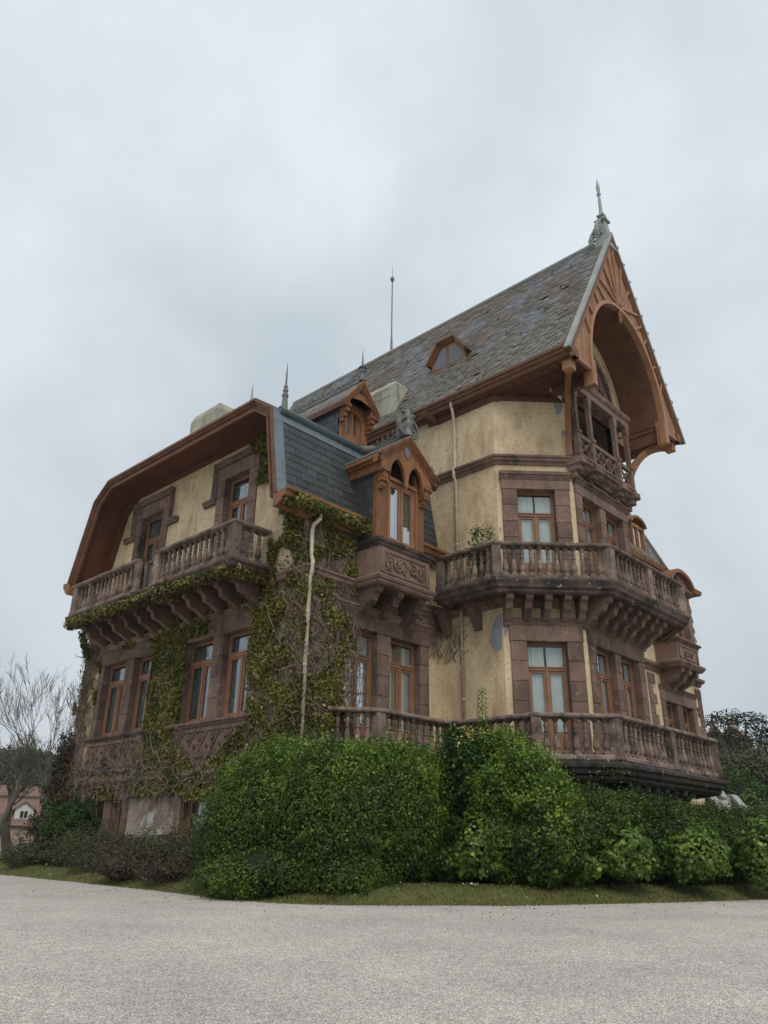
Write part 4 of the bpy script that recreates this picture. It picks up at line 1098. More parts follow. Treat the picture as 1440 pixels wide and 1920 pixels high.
# slates of the steep face, each its own piece
V3 = np.array([0, prof[1][0]-prof[0][0], prof[1][1]-prof[0][1]]); h3 = np.linalg.norm(V3); V3 = V3/h3; N3 = np.array([0, -V3[2], V3[1]]); O3 = np.array([VX+.27, YA-.02, 10.35])
def slate_piece(w, h, t=.022, key={}):
    k = (round(w, 3), round(h, 3))
    if k not in key:
        vs = [(0, 0, t), (w, 0, t), (w, h, .003), (0, h, .003), (0, 0, t-.02), (w, 0, t-.02)]
        me = bpy.data.meshes.new('slate'); me.from_pydata(vs, [], [(0, 1, 2, 3), (0, 1, 5, 4), (0, 4, 3), (1, 5, 2)]); me.update(); me.materials.append(MT['slate']); key[k] = me
    return key[k]
def slate_wall(O, U, V, N_, W, Hh, tw, th, parent, skip=None, shear=None):
    rows = int(round(Hh/th)); n = 0
    for j in range(rows):
        off = (j % 2)*tw/2; i = -1
        lim = W if shear is None else shear((j+.5)*th)
        while True:
            a = i*tw+off; b = a+tw-.010; i += 1
            a, b = max(a, 0), min(b, lim)
            if a >= lim: break
            if b-a < .05: continue
            if skip and skip((a+b)/2, (j+.5)*th): continue
            p = O+U*a+V*(j*th+random.uniform(-.006, .006))+N_*random.uniform(.0, .006)
            o = link('slate', slate_piece(b-a, th*1.35 if j < rows-1 else th), parent, p)
            R_ = Matrix((( U[0], V[0], N_[0]), (U[1], V[1], N_[1]), (U[2], V[2], N_[2])))
            o.rotation_euler = R_.to_euler(); n += 1
    return n
XU = np.array([1., 0, 0])
slate_wall(O3, XU, V3, N3, 6.9, h3-.42, .43, .262, WR, skip=lambda u, v: 3.35 < u < 5.05 and v > 0.0 and v < 2.2)
# lead flashing and roll at the break
m = MB(); p = O3+V3*(h3-.42)+N3*.035; q_ = O3+V3*(h3-.04)+N3*.035
m.add([tuple(p), tuple(p+XU*3.7), tuple(q_+XU*3.7), tuple(q_)]+[tuple(v-N3*.03) for v in (p, p+XU*3.7, q_+XU*3.7, q_)], [(0, 1, 2, 3), (0, 1, 5, 4), (1, 2, 6, 5), (3, 0, 4, 7), (2, 3, 7, 6)])
m.build('lead_flashing', 'lead', WR)
m = MB(); m.tube([(VX+.14, 16.44, 13.32), (VX+3.65, 16.44, 13.32)], .125, 10); m.smooth = True; RL = m.build('lead_roll', 'lead', WR)
m = MB(); m.tube([(VX+3.55, 16.44, 13.32), (VX+3.75, 16.40, 13.35), (VX+4.35, 16.42, 13.62)], .135, 10); m.smooth = True; m.build('lead_roll', 'lead_dark', WR)
# slates of the shallow upper slope
V4 = np.array([0, prof[2][0]-prof[1][0], prof[2][1]-prof[1][1]]); h4 = np.linalg.norm(V4); V4 /= h4; N4 = np.array([0, -V4[2], V4[1]])
tile_field('slates', np.array([VX+.3, prof[1][0], prof[1][1]]), XU, V4, N4, 6.8, h4, .3, .2, 'shingle', WR, 8)
# eaves gutter of the left wing
for F_, L_ in ((Fr(VX-.10, YA, 1, 0, 0, -1), 19.72-VX+.1),):
    m = MB(); m.uprism(F_, [(-.1, 9.92), (.12, 9.92), (.16, 10.0), (.26, 10.03), (.28, 10.12), (.40, 10.16), (.44, 10.30), (.50, 10.33), (.50, 10.42), (.44, 10.42), (.38, 10.36), (-.02, 10.36), (-.1, 10.3)], 0, L_); m.build('gutter_cornice', 'wood', WR)
F_ = Fr(VX-.10, YB, 1, 0, 0, 1)
m = MB(); m.uprism(F_, [(-.1, 9.82), (.06, 9.82), (.10, 9.9), (.2, 9.93), (.22, 10.02), (.34, 10.06), (.38, 10.20), (.40, 10.30), (-.02, 10.26), (-.1, 10.2)], 0, 6); m.build('gutter_cornice', 'wood', WR)
# gutter hooks under the right part
for x in (18.7, 19.2): MB().tube([(x, 15.9, 9.95), (x, 15.75, 9.78), (x, 15.62, 9.86)], .015, 4).build('gutter_hook', 'zinc', WR)

# chimneys
def chimney(x0, x1, y0, y1, z0, z1, tp=.10):
    m = MB(); m.box(x0, x1, y0, y1, z0, z1-.28)
    m.add([(x, y, z) for z, k in ((z1-.28, 0), (z1, tp)) for x, y in ((x0+k, y0+k), (x1-k, y0+k), (x1-k, y1-k), (x0+k, y1-k))], [(0, 1, 2, 3), (4, 5, 6, 7), (0, 1, 5, 4), (1, 2, 6, 5), (2, 3, 7, 6), (3, 0, 4, 7)])
    return m.build('chimney', 'chimney', H)
chimney(15.0, 16.15, 23.35, 25.3, 13.9, 17.5)
chimney(19.75, 20.75, 18.15, 20.25, 16.4, 18.7, .22)
for z in (17.9, 18.25): MB().tube([(19.74, 18.4, z), (19.70, 18.4, z), (19.70, 19.6, z)], .012, 4).build('chimney_strap', 'iron', H)

# ---- dormers
def slate_poly(poly3, mat='slate'): return MB().add(poly3, [tuple(range(len(poly3)))])
def dormer_small():
    """orange timber dormer with arched light on the break of the wing roof"""
    F = Fr(15.23, 16.5, 1, 0, 0, -1); W = 1.31; z0, ze = 13.45, 14.75
    m = MB()
    # front board with arched opening
    a, b, zs, r = .27, W-.27, 14.30, (W-.54)/2
    m.fbox(F, 0, a, -.1, 0, z0, 14.95); m.fbox(F, b, W, -.1, 0, z0, 14.95); m.fbox(F, a, b, -.1, 0, z0, z0+.22)
    n = 12
    for i in range(n):
        t0, t1 = math.pi*i/n, math.pi*(i+1)/n; p, q = W/2+r*math.cos(t0), W/2+r*math.cos(t1)
        m.fprism(F, [(p, zs+r*math.sin(t0)*.9), (q, zs+r*math.sin(t1)*.9), (q, 14.95), (p, 14.95)], -.1, 0)
    Dm = m.build('dormer', 'wood', H)
    # gable front, projecting
    G = Fr(15.885, 16.16, 1, 0, 0, -1); hw = .78; ap = 15.68; zf = 14.72
    k = (ap-zf)/hw
    m = MB(); m.fprism(G, [(-.66, 14.85), (-.38, 14.88), (0, 14.98), (.38, 14.88), (.66, 14.85), (.66, ap-k*.66-.05), (0, ap-.05), (-.66, ap-k*.66-.05)], -.10, 0)
    m.fprism(G, [(-.68, 14.72), (-.50, 14.60), (-.50, 14.9), (-.68, 14.9)], -.30, -.005); m.fprism(G, [(.68, 14.72), (.50, 14.60), (.50, 14.9), (.68, 14.9)], -.30, -.005)
    m.build('gable_board', 'wood', Dm)
    MB().fprism(G, [(-.13, 15.22), (.13, 15.22), (0, 15.40)], -.0, .006).build('vent', 'dark', Dm)
    for s_ in (-1, 1):
        for k0, k1, d in ((0, .06, .12), (.061, .13, .08), (.131, .19, .04)):
            c = math.hypot(1, k)
            MB().fprism(G, [(0, ap+.06-k0*c), (s_*(hw+.02-k0*.0), ap+.06-k0*c-k*(hw+.02)), (s_*(hw+.02-k0*.0), ap+.06-k1*c-k*(hw+.02)), (0, ap+.06-k1*c)], -.1, d).build('bargeboard', 'wood', Dm)
        # scroll bracket either side of the window
        m = MB(); u = s_*.60; m.fbox(G, u-.09, u+.09, -.34, .0, 14.34, 14.60); m.fbox(G, u-.12, u+.12, -.34, .05, 14.52, 14.60); m.fbox(G, u-.07, u+.07, -.34, -.08, 14.16, 14.34); m.fbox(G, u-.05, u+.05, -.34, -.16, 14.02, 14.16)
        m.build('dormer_bracket', 'wood', Dm)
        # roof plane and cheek
        x0 = 15.885; e = x0+s_*.82; ze_ = ap-k*.82+.05
        m = MB(); m.add([(x0, 16.08, ap+.08), (e, 16.08, ze_), (e, 20.1, ze_), (x0, 20.1, ap+.08), (x0, 16.08, ap), (e, 16.08, ze_-.08), (e, 20.1, ze_-.08), (x0, 20.1, ap)], [(0, 1, 2, 3), (4, 5, 6, 7), (0, 1, 5, 4), (1, 2, 6, 5)])
        m.build('dormer_roof', 'shingle', Dm)
        MB().box(min(e, e-s_*.12), max(e, e-s_*.12), 16.1, 20.05, ze_-.24, ze_-.085).build('eaves_board', 'wood_dark', Dm)
        xw = x0+s_*.655; m = MB(); m.quad((xw, 16.5, 13.3), (xw, 20.0, 13.3), (xw, 20.0, 14.95), (xw, 16.5, 14.95)); ck = m.build('cheek', 'slate', Dm)
        if s_ < 0:
            for j in range(6):
                for i in range(9):
                    y0 = 16.55+i*.36-(j % 2)*.18; y1 = y0+.34; y0 = max(y0, 16.52)
                    MB().box(xw-.022, xw-.004, y0, y1, 13.4+j*.25+.004*i % .008, 13.64+j*.25).build('slate', 'slate', ck)
    window(F, .27, W-.27, z0+.2, 14.86, d=-.12, trans=0, parent=Dm, curtain=None)
    # crested ridge
    m = MB(); Rg = Fr(15.885, 16.1, 0, 1, -1, 0)
    m.fbox(Rg, 0, 4.0, -.05, .05, ap+.06, ap+.14)
    for i in range(15):
        u = .15+i*.26
        ribbon(m, Rg, scroll(Rg, u, ap+.25, .10, 1.1, 1, .018, 0), -.02, .02); m.fprism(Rg, [(u+.1, ap+.14), (u+.16, ap+.14), (u+.13, ap+.46)], -.015, .015)
    m.build('ridge_cresting', 'lead_dark', Dm)
    m = MB(); m.lathe(15.885, 16.15, [(.12, 0), (.13, .08), (.07, .14), (.06, .30), (.12, .36), (.13, .42), (.05, .46), (.15, .52), (.06, .6), (.035, .7), (.02, 1.0), (.0, 1.35)], 8, z=ap+.08)
    m.build('finial', 'lead_dark', Dm)
dormer_small()
def spire(x, y, z0, z1, nm, mat):
    h = z1-z0; m = MB(); m.lathe(x, y, [(.16, 0), (.10, .35*h), (.13, .38*h), (.13, .41*h), (.08, .44*h), (.12, .48*h), (.07, .52*h), (.09, .55*h), (.04, .60*h), (.03, .8*h), (.005, h)], 8, z=z0)
    return m.build(nm, mat, H)
spire(16.2, 20.7, 16.2, 18.75, 'spire_finial', 'lead_dark')
m = MB(); m.add([(15.2, 20.2, 14), (17.2, 20.2, 14), (17.2, 22, 14), (15.2, 22, 14), (16.2, 20.9, 16.6)], [(0, 1, 4), (1, 2, 4), (2, 3, 4), (3, 0, 4)]); m.build('pyramid_roof', 'shingle', H)
m = MB(); m.lathe(16.2, 22.9, [(.10, 0), (.07, 3.6), (.11, 3.65), (.12, 3.8), (.05, 4.0), (.03, 4.3), (.0, 4.75)], 6, z=14); m.build('spire_finial', 'zinc', H)

def dormer_large():
    """timber window bay on a carved stone box, breaking through the steep slates"""
    X0, X1, Yf = 15.72, 17.94, 15.18
    F = Fr(X0, Yf, 1, 0, 0, -1); W = X1-X0
    m = MB()
    m.fbox(F, 0, .52, -.16, 0, 9.62, 12.5); m.fbox(F, W-.42, W, -.16, 0, 9.62, 12.5); m.fbox(F, .52, W-.42, -.16, -.02, 9.62, 9.80)
    m.fbox(F, .52, W-.42, -.16, -.02, 11.82, 12.02)
    Dm = m.build('dormer', 'wood', H)
    wn_ = window(F, .52, W-.42, 9.80, 11.82, d=-.06, trans=0, parent=Dm, curtain='curtain_grey', gap=.3, glass='glass')
    # inner posts fillets
    m = MB(); m.fbox(F, .46, .53, -.02, .03, 9.65, 11.9); m.fbox(F, W-.43, W-.36, -.02, .03, 9.65, 11.9); m.fbox(F, .46, W-.36, -.02, .035, 11.86, 11.96); m.build('window_trim', 'wood', Dm)
    # gable plane with two pointed arches
    G = Fr((X0+X1)/2, 14.92, 1, 0, 0, -1); hw = 1.22; ap = 13.42; zf = 12.36; k = (ap-zf)/1.40
    def roofz(u): return ap-k*abs(u)-.08
    m = MB()
    arcs = [(-.43, .34), (.43, .34)]
    N_ = 60
    for i in range(N_):
        u0, u1 = -hw+2*hw*i/N_, -hw+2*hw*(i+1)/N_
        def low(u):
            for c, r in arcs:
                if abs(u-c) < r: return 11.98+math.sqrt(max(0, (r*1.9)**2-(abs(u-c)+r*.9)**2))*1.0
            if abs(u) > .80: return 11.70
            return 11.98
        if abs((u0+u1)/2) < .05 or abs((u0+u1)/2) > .80: l0 = l1 = 11.98 if abs((u0+u1)/2) < .05 else 11.95
        else: l0, l1 = low(u0), low(u1)
        m.fprism(G, [(u0, min(l0, roofz(u0)-.05)), (u1, min(l1, roofz(u1)-.05)), (u1, roofz(u1)), (u0, roofz(u0))], -.12, 0)
    gb = m.build('gable_board', 'wood', Dm)
    MB().fprism(G, [(-.17, 12.95), (0, 12.72), (.17, 12.95), (0, 13.18)], .0, .008).build('diamond_pane', 'lead', gb)
    m = MB()
    for a, b in (((-.2, 12.95), (0, 12.68)), ((0, 12.68), (.2, 12.95)), ((.2, 12.95), (0, 13.22)), ((0, 13.22), (-.2, 12.95))):
        dx, dz = b[0]-a[0], b[1]-a[1]; kk = math.hypot(dx, dz); nx_, nz_ = -dz/kk*.02, dx/kk*.02
        m.fprism(G, [(a[0]+nx_, a[1]+nz_), (b[0]+nx_, b[1]+nz_), (b[0]-nx_, b[1]-nz_), (a[0]-nx_, a[1]-nz_)], 0, .03)
    m.build('pane_frame', 'wood', gb)
    m = MB(); c = G.p(0, -.04, 0); m.lathe(c[0], c[1], [(.02, 0), (.05, .04), (.10, .12), (.06, .16), (.11, .22), (.07, .27), (.09, .33), (.09, .4)], 8, z=11.62); m.smooth = True; m.build('pendant', 'wood', gb)
    for s_ in (-1, 1):
        for k0, k1, d in ((0, .06, .16), (.061, .13, .12), (.131, .19, .08), (.191, .25, .04)):
            c = math.hypot(1, k)
            MB().fprism(G, [(0, ap+.08-k0*c), (s_*1.46, ap+.08-k0*c-k*1.46), (s_*1.46, ap+.08-k1*c-k*1.46), (0, ap+.08-k1*c)], -.12, d).build('bargeboard', 'wood', Dm)
        u = s_*.98
        m = MB(); m.fbox(G, u-.15, u+.15, -.30, .06, 11.92, 12.0); m.fbox(G, u-.11, u+.11, -.30, .0, 11.70, 11.92); m.fbox(G, u-.13, u+.13, -.30, -.02, 11.60, 11.70); m.fbox(G, u-.09, u+.09, -.30, -.10, 11.44, 11.60); m.fbox(G, u-.11, u+.11, -.30, -.16, 11.37, 11.44)
        m.build('dormer_bracket', 'wood', Dm)
        x0 = (X0+X1)/2; e = x0+s_*1.46; ze_ = ap-k*1.46+.08
        m = MB(); m.add([(x0, 14.78, ap+.12), (e, 14.78, ze_+.03), (e, 16.42, ze_+.03), (x0, 16.9, ap+.12), (x0, 14.78, ap+.07), (e, 14.78, ze_-.02), (e, 16.42, ze_-.02), (x0, 16.9, ap+.07)], [(0, 1, 2, 3), (4, 5, 6, 7), (0, 1, 5, 4), (1, 2, 6, 5)])
        m.build('dormer_roof', 'lead_dark', Dm)
        m = MB()
        a, b = sorted((e-s_*.006, e-s_*.10)); m.box(a, b, 14.8, 16.3, ze_-.16, ze_-.03); a, b = sorted((e-s_*.10, e-s_*.2)); m.box(a, b, 14.8, 16.3, ze_-.24, ze_-.1); a, b = sorted((e-s_*.2, e-s_*.34)); m.box(a, b, 14.95, 16.4, ze_-.50, ze_-.18)
        m.build('eaves_board', 'wood', Dm)
        xw = X0 if s_ < 0 else X1
        m = MB(); m.add([(xw+s_*.0-s_*.02, 15.3, 9.6), (xw-s_*.02, 15.3, 12.3), (xw-s_*.02, 16.4, 12.3), (xw-s_*.02, 16.0, 9.6)], [(0, 1, 2, 3)]); ck = m.build('cheek', 'slate', Dm)
        if s_ < 0:
            for j in range(10):
                for i in range(4):
                    y0 = 15.35+i*.30-(j % 2)*.15; y1 = min(y0+.285, 16.05+j*.04); y0 = max(y0, 15.34)
                    if y1-y0 > .06: MB().box(xw-.012+.002*(i % 2), xw+.005, y0, y1, 9.72+j*.26, 9.97+j*.26).build('slate', 'slate', ck)
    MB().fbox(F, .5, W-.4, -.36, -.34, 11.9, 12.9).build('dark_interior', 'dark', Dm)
    # cresting with scrolls
    m = MB(); G2 = Fr((X0+X1)/2, 14.9, 0, 1, -1, 0)
    zb = ap+.12
    m.fbox(G2, 0, 1.7, -.06, .06, zb-.02, zb+.05)
    for i in range(5):
        u = .55+i*.24; hh = .12-.012*i
        ribbon(m, G2, scroll(G2, u, zb+.14, hh, 1.2, 1, .022, 0), -.03, .03); m.fprism(G2, [(u+.07, zb), (u+.15, zb), (u+.11, zb+.50-.05*i)], -.02, .02)
        m.fprism(G2, [(u+.04, zb+.30-.03*i), (u+.18, zb+.30-.03*i), (u+.11, zb+.36-.03*i)], -.04, .04)
    m.build('ridge_cresting', 'lead_dark', Dm)
    for Fq in (G2, Fr((X0+X1)/2, 14.9, 1, 0, 0, -1), Fr((X0+X1)/2, 14.9, -1, 0, 0, -1)):
        m = MB()
        ribbon(m, Fq, scroll(Fq, .24, zb+.24, .17, 1.3, 1, .05, math.pi/2), -.06, .06)
        ribbon(m, Fq, [(.16, zb+.0, .04), (.42, zb+.12, .05), (.46, zb+.34, .05), (.36, zb+.55, .05), (.22, zb+.62, .045), (.15, zb+.75, .04), (.2, zb+.86, .05), (.3, zb+.84, .04)], -.06, .06)
        m.build('scroll_ornament', 'lead_dark', Dm)
    m = MB(); m.lathe((X0+X1)/2, 14.9, [(.16, 0), (.12, .3), (.17, .4), (.18, .5), (.10, .56), (.13, .62), (.16, .74), (.09, .82), (.11, .88), (.06, .94), (.03, 1.05), (.0, 1.32)], 8, z=zb); m.smooth = True; m.build('finial', 'lead_dark', Dm)
    m = MB(); G3 = Fr((X0+X1)/2, 14.85, 1, 0, 0, -1)
    for u in (1.12,): ribbon(m, G3, scroll(G3, u, ap+.13-k*u+.02, .12, 1.2, -1, .03, 0), -.05, .05)
    m.build('verge_crocket', 'lead_dark', Dm)
    # stone box
    Q = Fr(15.66, 14.98, 1, 0, 0, -1); w = 2.3
    m = MB(); m.fbox(Q, 0, w, -1.02, 0, 8.50, 9.42); bx_ = m.build('stone_bay', 'stone', H)
    path = [(15.66, 16.0), (15.66, 14.98), (15.66+w, 14.98), (15.66+w, 16.0)]
    MB().sweep(path, [(-.2, 9.42), (.02, 9.42), (.05, 9.47), (.05, 9.52), (.10, 9.57), (.12, 9.66), (-.2, 9.68)]).build('bay_cornice', 'stone_slab', bx_)
    MB().sweep(path, [(-.2, 8.22), (.05, 8.22), (.10, 8.28), (.10, 8.34), (.15, 8.38), (.17, 8.46), (.10, 8.52), (.03, 8.56), (.0, 8.56), (-.2, 8.5)]).build('bay_base_moulding', 'stone', bx_)
    m = MB()
    m.fbox(Q, .04, .22, 0, .05, 8.6, 9.38); m.fbox(Q, w-.22, w-.04, 0, .05, 8.6, 9.38); m.fbox(Q, .22, w-.22, 0, .04, 9.27, 9.36); m.fbox(Q, .22, w-.22, 0, .04, 8.6, 8.67)
    rr = random.Random(4)
    for i in range(60):
        u = rr.uniform(.32, w-.32); z = rr.uniform(8.74, 9.20); a = rr.random()*6.28; l = rr.uniform(.04, .11); b_ = l*.35
        m.fprism(Q, [(u-l*math.cos(a), z-l*math.sin(a)), (u-b_*math.sin(a), z+b_*math.cos(a)), (u+l*math.cos(a), z+l*math.sin(a)), (u+b_*math.sin(a), z-b_*math.cos(a))], 0, rr.uniform(.03, .07))
    for s_ in (-1, 1): ribbon(m, Q, scroll(Q, w/2+s_*.35, 8.97, .2, 1.5, s_, .025, 0), 0, .06); ribbon(m, Q, scroll(Q, w/2+s_*.75, 8.95, .16, 1.5, -s_, .025, 2), 0, .055)
    m.build('carving', 'stone', bx_)
    for u in (2.05, 2.95, 3.95): 
        b = bracket(FR, u, 8.24, .92, .85, .26)
dormer_large()

# small roof light on the great roof
def roof_light():
    y0, y1, yc = 15.35, 17.05, 16.2; xf = 20.72; zb = 18.72
    F = Fr(xf, y1, 0, -1, -1, 0); W = y1-y0
    m = MB(); m.fprism(F, [(0, zb), (W, zb), (W, zb+.62), (W-.5, zb+1.28), (.5, zb+1.28), (0, zb+.62)], -.25, 0); b = m.build('roof_light', 'wood', H)
    def rf(z): return EX+(z-EZ)/SL
    T = [(0-.16, zb+.52), (.42, zb+1.33), (W-.42, zb+1.33), (W+.16, zb+.52)]
    for (a, za), (c, zc) in zip(T, T[1:]):
        m = MB(); P4 = [F.p(a, .16, za), F.p(c, .16, zc)]
        B4 = [(rf(zc)+.05, P4[1][1], zc), (rf(za)+.05, P4[0][1], za)]
        m.add(P4+B4+[(x, y, z-.09) for x, y, z in P4+B4], [(0, 1, 2, 3), (4, 5, 6, 7), (0, 1, 5, 4), (1, 2, 6, 5), (0, 3, 7, 4)]); m.build('roof_light_roof', 'shingle', b)
        dx, dz = c-a, zc-za; kk = math.hypot(dx, dz); nx_, nz_ = dz/kk, -dx/kk
        for k0, k1, d in ((.0, .06, .20), (.061, .13, .14), (.131, .19, .08)):
            MB().fprism(F, [(a+nx_*k0, za+nz_*k0), (c+nx_*k0, zc+nz_*k0), (c+nx_*k1, zc+nz_*k1), (a+nx_*k1, za+nz_*k1)], 0, d).build('bargeboard', 'wood', b)
    MB().fprism(F, [(.14, zb+.16), (W/2-.07, zb+.16), (W/2-.07, zb+1.02), (.52, zb+1.02), (.14, zb+.58)], .0, .012).build('pane', 'pane_sky', b)
    MB().fprism(F, [(W/2+.07, zb+.16), (W-.14, zb+.16), (W-.14, zb+.58), (W-.52, zb+1.02), (W/2+.07, zb+1.02)], .0, .012).build('pane', 'pane_sky', b)
MT['pane_sky'] = surf('reflecting_pane', (.09, .10, .11), (.07, .08, .09), 2, .08, bump=0, spec=1.0)
roof_light()

# ---- right wing: bay with arched pediment, mansard beyond
m = MB(); m.add([(27.3, 13.75, 12.98), (33.0, 13.62, 12.98), (33.0, 15.0, 16.0), (27.3, 15.0, 16.0), (33.0, 22, 16.0), (33.0, 24, 12.9)], [(0, 1, 2, 3), (1, 5, 4, 2)])
RW = m.build('wing_roof', 'shingle', H)
tile_field('slates', (27.3, 13.66, 12.98), XU, np.array([0, 1.36, 3.02])/math.hypot(1.36, 3.02), np.array([0, -3.02, 1.36])/math.hypot(1.36, 3.02), 5.7, math.hypot(1.36, 3.02), .3, .22, 'shingle', RW, 9)
MB().tube([(33.0, 13.55, 12.95), (33.0, 15.0, 16.05)], .07, 6).build('hip_roll', 'lead_dark', RW)
m = MB(); m.uprism(Fr(27.3, 14.1, 1, 0, 0, -1), [(-.1, 12.5), (.15, 12.5), (.2, 12.6), (.32, 12.65), (.34, 12.76), (.46, 12.80), (.52, 12.96), (.52, 13.02), (-.1, 13.02)], 0, 7.3); m.build('eaves_cornice', 'wood', H)
m = MB(); m.add([(33, 13.7, 12.98), (36.4, 13.7, 12.98), (36.4, 16, 13.6), (33, 16, 14.3)], [(0, 1, 2, 3)]); m.build('wing_roof', 'shingle', H)
Q = Fr(31.9, 13.1, 1, 0, 0, -1); w = 2.15
m = MB(); m.fbox(Q, 0, w, -1.0, 0, 8.62, 9.32); q1 = m.build('stone_bay', 'stone', H)
path = [(31.9, 14.1), (31.9, 13.1), (31.9+w, 13.1), (31.9+w, 14.1)]
MB().sweep(path, [(-.2, 9.32), (.02, 9.32), (.06, 9.38), (.14, 9.44), (.14, 9.50), (-.2, 9.52)]).build('bay_cornice', 'stone', q1)
MB().sweep(path, [(-.2, 8.3), (.06, 8.3), (.12, 8.38), (.18, 8.46), (.18, 8.54), (.02, 8.62), (-.2, 8.62)]).build('bay_base_moulding', 'stone', q1)
m = MB(); m.fbox(Q, .12, .22, 0, .05, 8.7, 9.26); m.fbox(Q, w-.22, w-.12, 0, .05, 8.7, 9.26); m.fbox(Q, .22, w-.22, 0, .04, 9.18, 9.24); m.fbox(Q, .22, w-.22, 0, .04, 8.68, 8.74)
for s_ in (-1, 1): ribbon(m, Q, scroll(Q, w/2+s_*.3, 8.96, .17, 1.4, s_, .03, 0), 0, .06)
ribbon(m, Q, scroll(Q, w/2, 8.96, .12, 1.4, 1, .03, 0), 0, .07); m.build('carving', 'stone', q1)
for u in (.35, 1.08, 1.8):
    MB().uprism(Q, [(-1.0, 8.3), (-.02, 8.3), (-.02, 8.1), (-.2, 8.02), (-.35, 7.8), (-.7, 7.65), (-.85, 7.45), (-1.0, 7.4)], u-.13, u+.13).build('bracket', 'stone', q1)
m = MB(); m.fbox(Q, .02, .40, -.9, -.05, 9.52, 11.7); m.fbox(Q, w-.40, w-.02, -.9, -.05, 9.52, 11.7); m.fbox(Q, .40, w-.40, -.6, -.10, 11.3, 11.7); m.fbox(Q, .40, w-.40, -.6, -.10, 9.52, 9.7); bw_ = m.build('bay_window', 'stone', H)
window(Q, .40, w-.40, 9.7, 11.3, d=-.35, trans=0, parent=bw_, curtain=None)
m = MB(); m.uprism(Q, [(-1.0, 11.7), (.0, 11.7), (.06, 11.78), (.14, 11.82), (.16, 11.92), (-1.0, 11.92)], -.1, w+.1)
NA = 16; arc = [(w/2+(w/2+.0)*math.cos(math.pi*i/NA), 11.92+.62*math.sin(math.pi*i/NA)) for i in range(NA+1)]
m.fprism(Q, arc, -1.0, .02); m.build('pediment', 'stone', bw_)
m = MB()
for i in range(NA):
    t0, t1 = math.pi*i/NA, math.pi*(i+1)/NA
    q = [(w/2+(w/2+a)*math.cos(t), 11.90+(.66+b)*math.sin(t)) for a, b, t in ((0, 0, t0), (0, 0, t1), (.2, .16, t1), (.2, .16, t0))]
    m.fprism(Q, q, -1.0, .24)
m.uprism(Q, [(-.5, 11.93), (.24, 11.93), (.30, 12.1), (-.5, 12.1)], w, w+.75); m.build('pediment_moulding', 'wood', bw_)
m = MB()
ribbon(m, Q, scroll(Q, w/2-.2, 12.2, .2, 1.3, 1, .04, 0), .02, .1); ribbon(m, Q, scroll(Q, w/2+.25, 12.15, .2, 1.3, -1, .04, 0), .02, .1); m.build('carving', 'stone', bw_)
# small arched dormer of the right roof
Q = Fr(30.45, 13.8, 1, 0, 0, -1)
m = MB(); m.fbox(Q, 0, .12, -.6, 0, 13.3, 14.55); m.fbox(Q, 1.13, 1.25, -.6, 0, 13.3, 14.55); m.fbox(Q, .12, 1.13, -.6, 0, 13.3, 13.42); m.fbox(Q, .12, 1.13, -.5, -.02, 14.4, 14.55); m.fbox(Q, .58, .66, -.1, -.02, 13.42, 14.4); dm = m.build('dormer', 'wood', H)
MB().fbox(Q, .12, 1.13, -.12, -.1, 13.42, 14.4).build('pane', 'glass_bright', dm)
m = MB()
for i in range(10):
    t0, t1 = math.pi*i/10, math.pi*(i+1)/10; m.fprism(Q, [(.625+(.62+a)*math.cos(t), 14.55+(.28+a)*math.sin(t)) for a, t in ((0, t0), (0, t1), (.12, t1), (.12, t0))], -.8, .1)
m.build('arched_hood', 'wood', dm)
# far corner scroll board
m = MB(); Q = Fr(35.6, 13.9, 1, 0, 0, -1)
for z, r_ in ((11.7, .18), (11.2, .15), (10.7, .13), (10.25, .12), (9.8, .12)): ribbon(m, Q, scroll(Q, .3+(11.7-z)*.07, z, r_, 1.2, 1, .05, 1.5), -.05, .05)
m.fbox(Q, .2, .3, -.05, .05, 9.4, 11.9); m.build('scroll_ornament', 'zinc', H)

# ---- rainwater pipes
def pipe(pts, r=.055, bands=()):
    m = MB(); m.tube(pts, r, 8); m.smooth = True; P_ = m.build('drainpipe', 'pipe', H)
    for z, (x, y) in bands: MB().lathe(x, y, [(r+.015, 0), (r+.015, .05)], 8, z=z).build('pipe_collar', 'pipe', P_)
    return P_
pipe([(13.84, 15.58, 10.0), (13.83, 15.60, 9.85), (13.74, 15.78, 9.68), (13.74, 15.82, 9.5), (13.75, 15.83, 8.75), (13.76, 15.76, 8.58), (13.76, 15.76, 8.3), (13.76, 15.84, 8.1), (13.76, 15.86, 0)], .06, [(z, (13.76, 15.86)) for z in (7.1, 5.6, 4.1)])
pipe([(19.42, 15.1, 16.2), (19.43, 15.1, 15.95), (19.50, 15.1, 15.8), (19.66, 15.15, 15.35), (19.66, 15.15, 13.6), (19.56, 15.15, 13.45), (19.56, 15.15, 13.15), (19.66, 15.15, 13.0), (19.66, 15.15, 8.6)], .06, [(z, (19.66, 15.15)) for z in (14.4, 12.0, 10.6)])
pipe([(19.66, 15.05, 8.5), (19.66, 15.05, 3.4)], .05, [(z, (19.66, 15.05)) for z in (7.0, 5.4)])
pipe([(25.56, 11.78, 8.4), (25.56, 11.78, 3.4)], .04)

